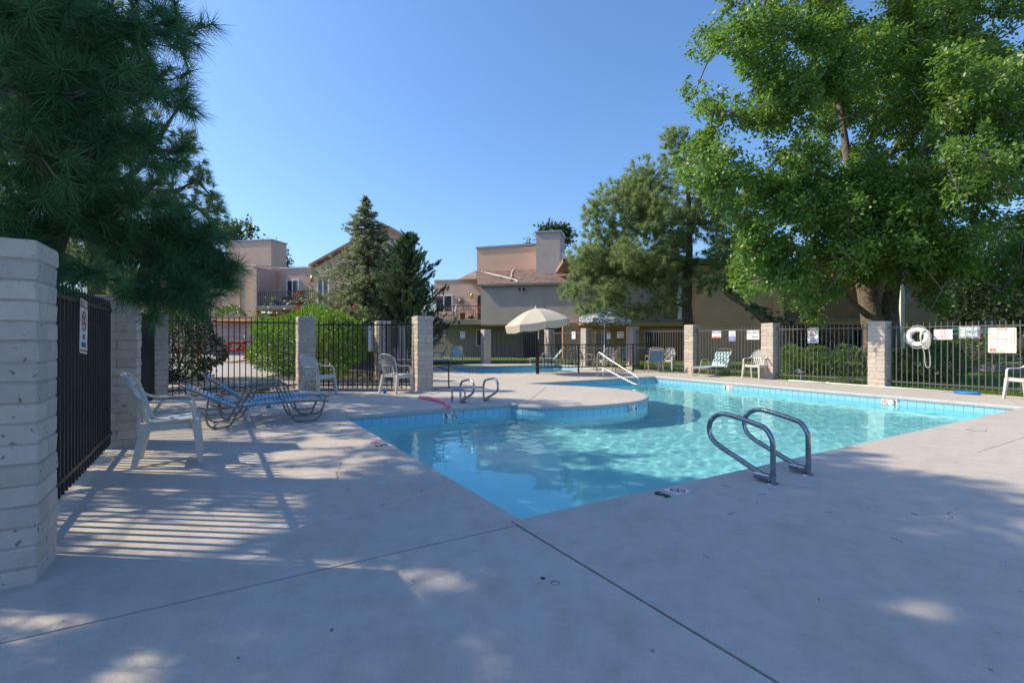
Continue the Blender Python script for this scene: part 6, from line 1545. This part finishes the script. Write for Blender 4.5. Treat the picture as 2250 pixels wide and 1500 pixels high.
t = shrub('dark bush dotted with pink flowers beside the shaded pillar', (-8.95,13.4,1.0), (0.95,0.9,1.12), 11000, 0.085, M['rose_leaf'], 'flowering_bush', lump=0.16)
d = unit(150); puffp = np.array((-8.95,13.4,1.0))+d*np.array((0.98,0.92,1.18)); foliage('blossom', puffp, d, np.full(150,0.075), M['petal_pink'], t, 0.9)
t = shrub('pale wispy shrub with red blooms above the clipped shrub', (-8.2,17.6,1.4), (1.2,0.7,1.0), 240, 0.12, M['pale_leaf'], 'rose_bush', lump=0.3, inner=0.2)
b = MB(); Pp = []; Dd = []
for k in range(13):
    x = rl.uniform(555,700) if k < 10 else rl.uniform(790,815); top = AT(x, rl.uniform(655,690), 17.4); branch_tube(b, (top.x+rl.uniform(-.3,.3),17.5,0.4), top, 0.014, 0.006)
    for j in range(26): f = rl.uniform(0.55,1.0); q = Vector((top.x,17.5,0.4)).lerp(top,f)+Vector((rl.gauss(0,.14),rl.gauss(0,.1),rl.gauss(0,.1))); Pp.append(tuple(q)); Dd.append((rl.gauss(0,1),rl.gauss(0,1),rl.gauss(0,.5)))
props(b.build('cane', M['shrub_leaf'], t, world=True), kind='stuff'); foliage('spray', Pp, Dd, np.full(len(Pp),0.12), M['pale_leaf'], t, 0.5)
bl = []
for x, y in ((647,679),(658,675),(668,679),(665,684),(672,682),(655,684),(778,675)): 
    p = AT(x,y,17.2); bl += [tuple(p+Vector((rl.gauss(0,.035),rl.gauss(0,.035),rl.gauss(0,.03)))) for _ in range(16)]
foliage('blossom', bl, unit(len(bl)), np.full(len(bl),0.075), M['petal_red'], t, 0.95)
shrub('low shrub growing at the foot of the warm stucco wall', (-13.9,24.6,2.35), (0.7,0.5,0.5), 900, 0.13, M['shrub_leaf'], 'wall_shrub')
for i, (x0, x1, yb, Y, hh, lab) in enumerate([(1712,1775,825,17.6,0.85,'shaggy light green hedge bush nearest the NO DIVING board'),(1765,1835,826,17.3,0.80,'shaggy light green hedge bush in the middle of the fence bay'),(1825,1915,826,17.0,0.82,'shaggy light green hedge bush beside the leafy tree trunk')]):
    p, q = AT(x0,745,Y), AT(x1,745,Y); c = (p+q)/2
    shrub(lab, (c.x,c.y+0.3,0.42), ((q.x-p.x)/2*1.15,0.75,hh*0.56), 3000, 0.10, M['shrub_leaf'], 'hedge_bush', 'bush', 'hedge bushes behind the right fence', 0.25, 3, 0.5, 0.35)
shrub('broad dark green bush below the life ring', (12.7,15.2,0.5), (0.95,0.8,0.62), 3400, 0.11, M['shrub_leaf'], 'garden_bush', 'bush', None, 0.18)
shrub('dark bush against the tan wall under its window', (18.5,29.8,0.6), (2.2,0.8,0.8), 2200, 0.15, M['dark_leaf'], 'garden_bush', 'bush', None, 0.2)
shrub('bush with pale leaves behind the low concrete wall', (19.5,20.9,0.75), (1.5,0.6,0.6), 2000, 0.14, M['pale_leaf'], 'garden_bush', 'bush', None, 0.25)
shrub('dark shrub filling the gap left of the far boards', (-5.4,27.0,1.2), (0.9,0.7,1.3), 1800, 0.16, M['dark_leaf'], 'garden_bush', 'bush', None, 0.2)
shrub('dark shrub mass seen through the near black fence', (-8.2,7.6,0.9), (1.3,1.2,1.0), 3800, 0.10, M['dark_leaf'], 'fence_shrub', 'bush', None, 0.2)
shrub('red flowering shrub seen through the near black fence', (-9.6,6.6,1.0), (1.0,1.0,1.0), 2600, 0.10, M['rose_leaf'], 'fence_shrub', 'bush', None, 0.2)
t = thing('wire_hoop', 'thin white wire hoop standing in the hedge', 'hoop', (12.1,17.0,0)); MB().tube([(0.36*math.cos(a),0,0.62+0.36*math.sin(a)) for a in [PI*k/12 for k in range(13)]],0.012,5).build('hoop', M['twig_pale'], t); MB().tube([(-0.36,0,0),(-0.36,0,0.62)],0.012,5).build('leg', M['twig_pale'], t); MB().tube([(0.36,0,0),(0.36,0,0.62)],0.012,5).build('leg', M['twig_pale'], t)

# lawns and gravel as loose stuff
def grass(name, n, fn, h, w):
    UVp = fn(n); m = len(UVp); X = np.zeros((m,3))
    X[:,0] = P0[0]+UVp[:,0]*CU-UVp[:,1]*SU; X[:,1] = P0[1]+UVp[:,0]*SU+UVp[:,1]*CU
    a = rng.random(m)*2*PI; s = np.stack([np.cos(a),np.sin(a),np.zeros(m)],1)*w*0.5
    tip = X+np.stack([rng.normal(size=m)*h*0.4, rng.normal(size=m)*h*0.4, h*(0.6+0.7*rng.random(m))],1)
    V = np.stack([X-s,X+s,tip],1).reshape(-1,3); o = np_mesh(name, V, np.arange(3*m).reshape(-1,3), M['grass'], None); props(o, kind='stuff'); return o
def reg1(n):
    u = 13.30+14*rng.random(n)**1.8; v = -3+20*rng.random(n); return np.stack([u,v],1)
def reg2(n):
    f = rng.random(n); a = np.array([2.45,20.9]); b = np.array([13.2,18.5]); p = a+(b-a)*f[:,None]+np.stack([0.25*np.ones(n), 0.55+3.0*rng.random(n)**1.6],1); return p
grass('lawn_grass', 70000, reg1, 0.055, 0.012); grass('lawn_grass', 24000, reg2, 0.09, 0.02)
def reg3(n): return np.stack([-3.0-4.5*rng.random(n)**1.3, 0.5+7*rng.random(n)],1)
sheet('lawn', [(-12.9,0.6),(-3.0,0.6),(-3.05,9.6),(-12.9,9.5)], [], 0.012, M['lawn']); grass('lawn_grass', 16000, reg3, 0.06, 0.012)
ns = 5200; u = -2.7+5.1*rng.random(ns); v0 = np.where(u < 0.1, 10.05, np.interp(u,[0.1,2.4],[10.1,8.85])); v = v0+rng.random(ns)**1.2*1.7
s = 0.012+0.022*rng.random(ns); c = np.zeros((ns,3)); c[:,0] = P0[0]+u*CU-v*SU; c[:,1] = P0[1]+u*SU+v*CU; c[:,2] = np.maximum(0.0,(v-10.4)*0.052)+s*0.3
oct_ = np.array([[1,0,0],[-1,0,0],[0,1,0],[0,-1,0],[0,0,.7],[0,0,-.7]]); of = np.array([[0,2,4],[2,1,4],[1,3,4],[3,0,4],[2,0,5],[1,2,5],[3,1,5],[0,3,5]])
V = (c[:,None,:]+oct_[None]*s[:,None,None]*(0.7+0.6*rng.random((ns,6,1)))).reshape(-1,3); F = (of[None]+np.arange(ns)[:,None,None]*6).reshape(-1,3)
props(np_mesh('gravel', V, F, M['gravel'], None), kind='stuff')
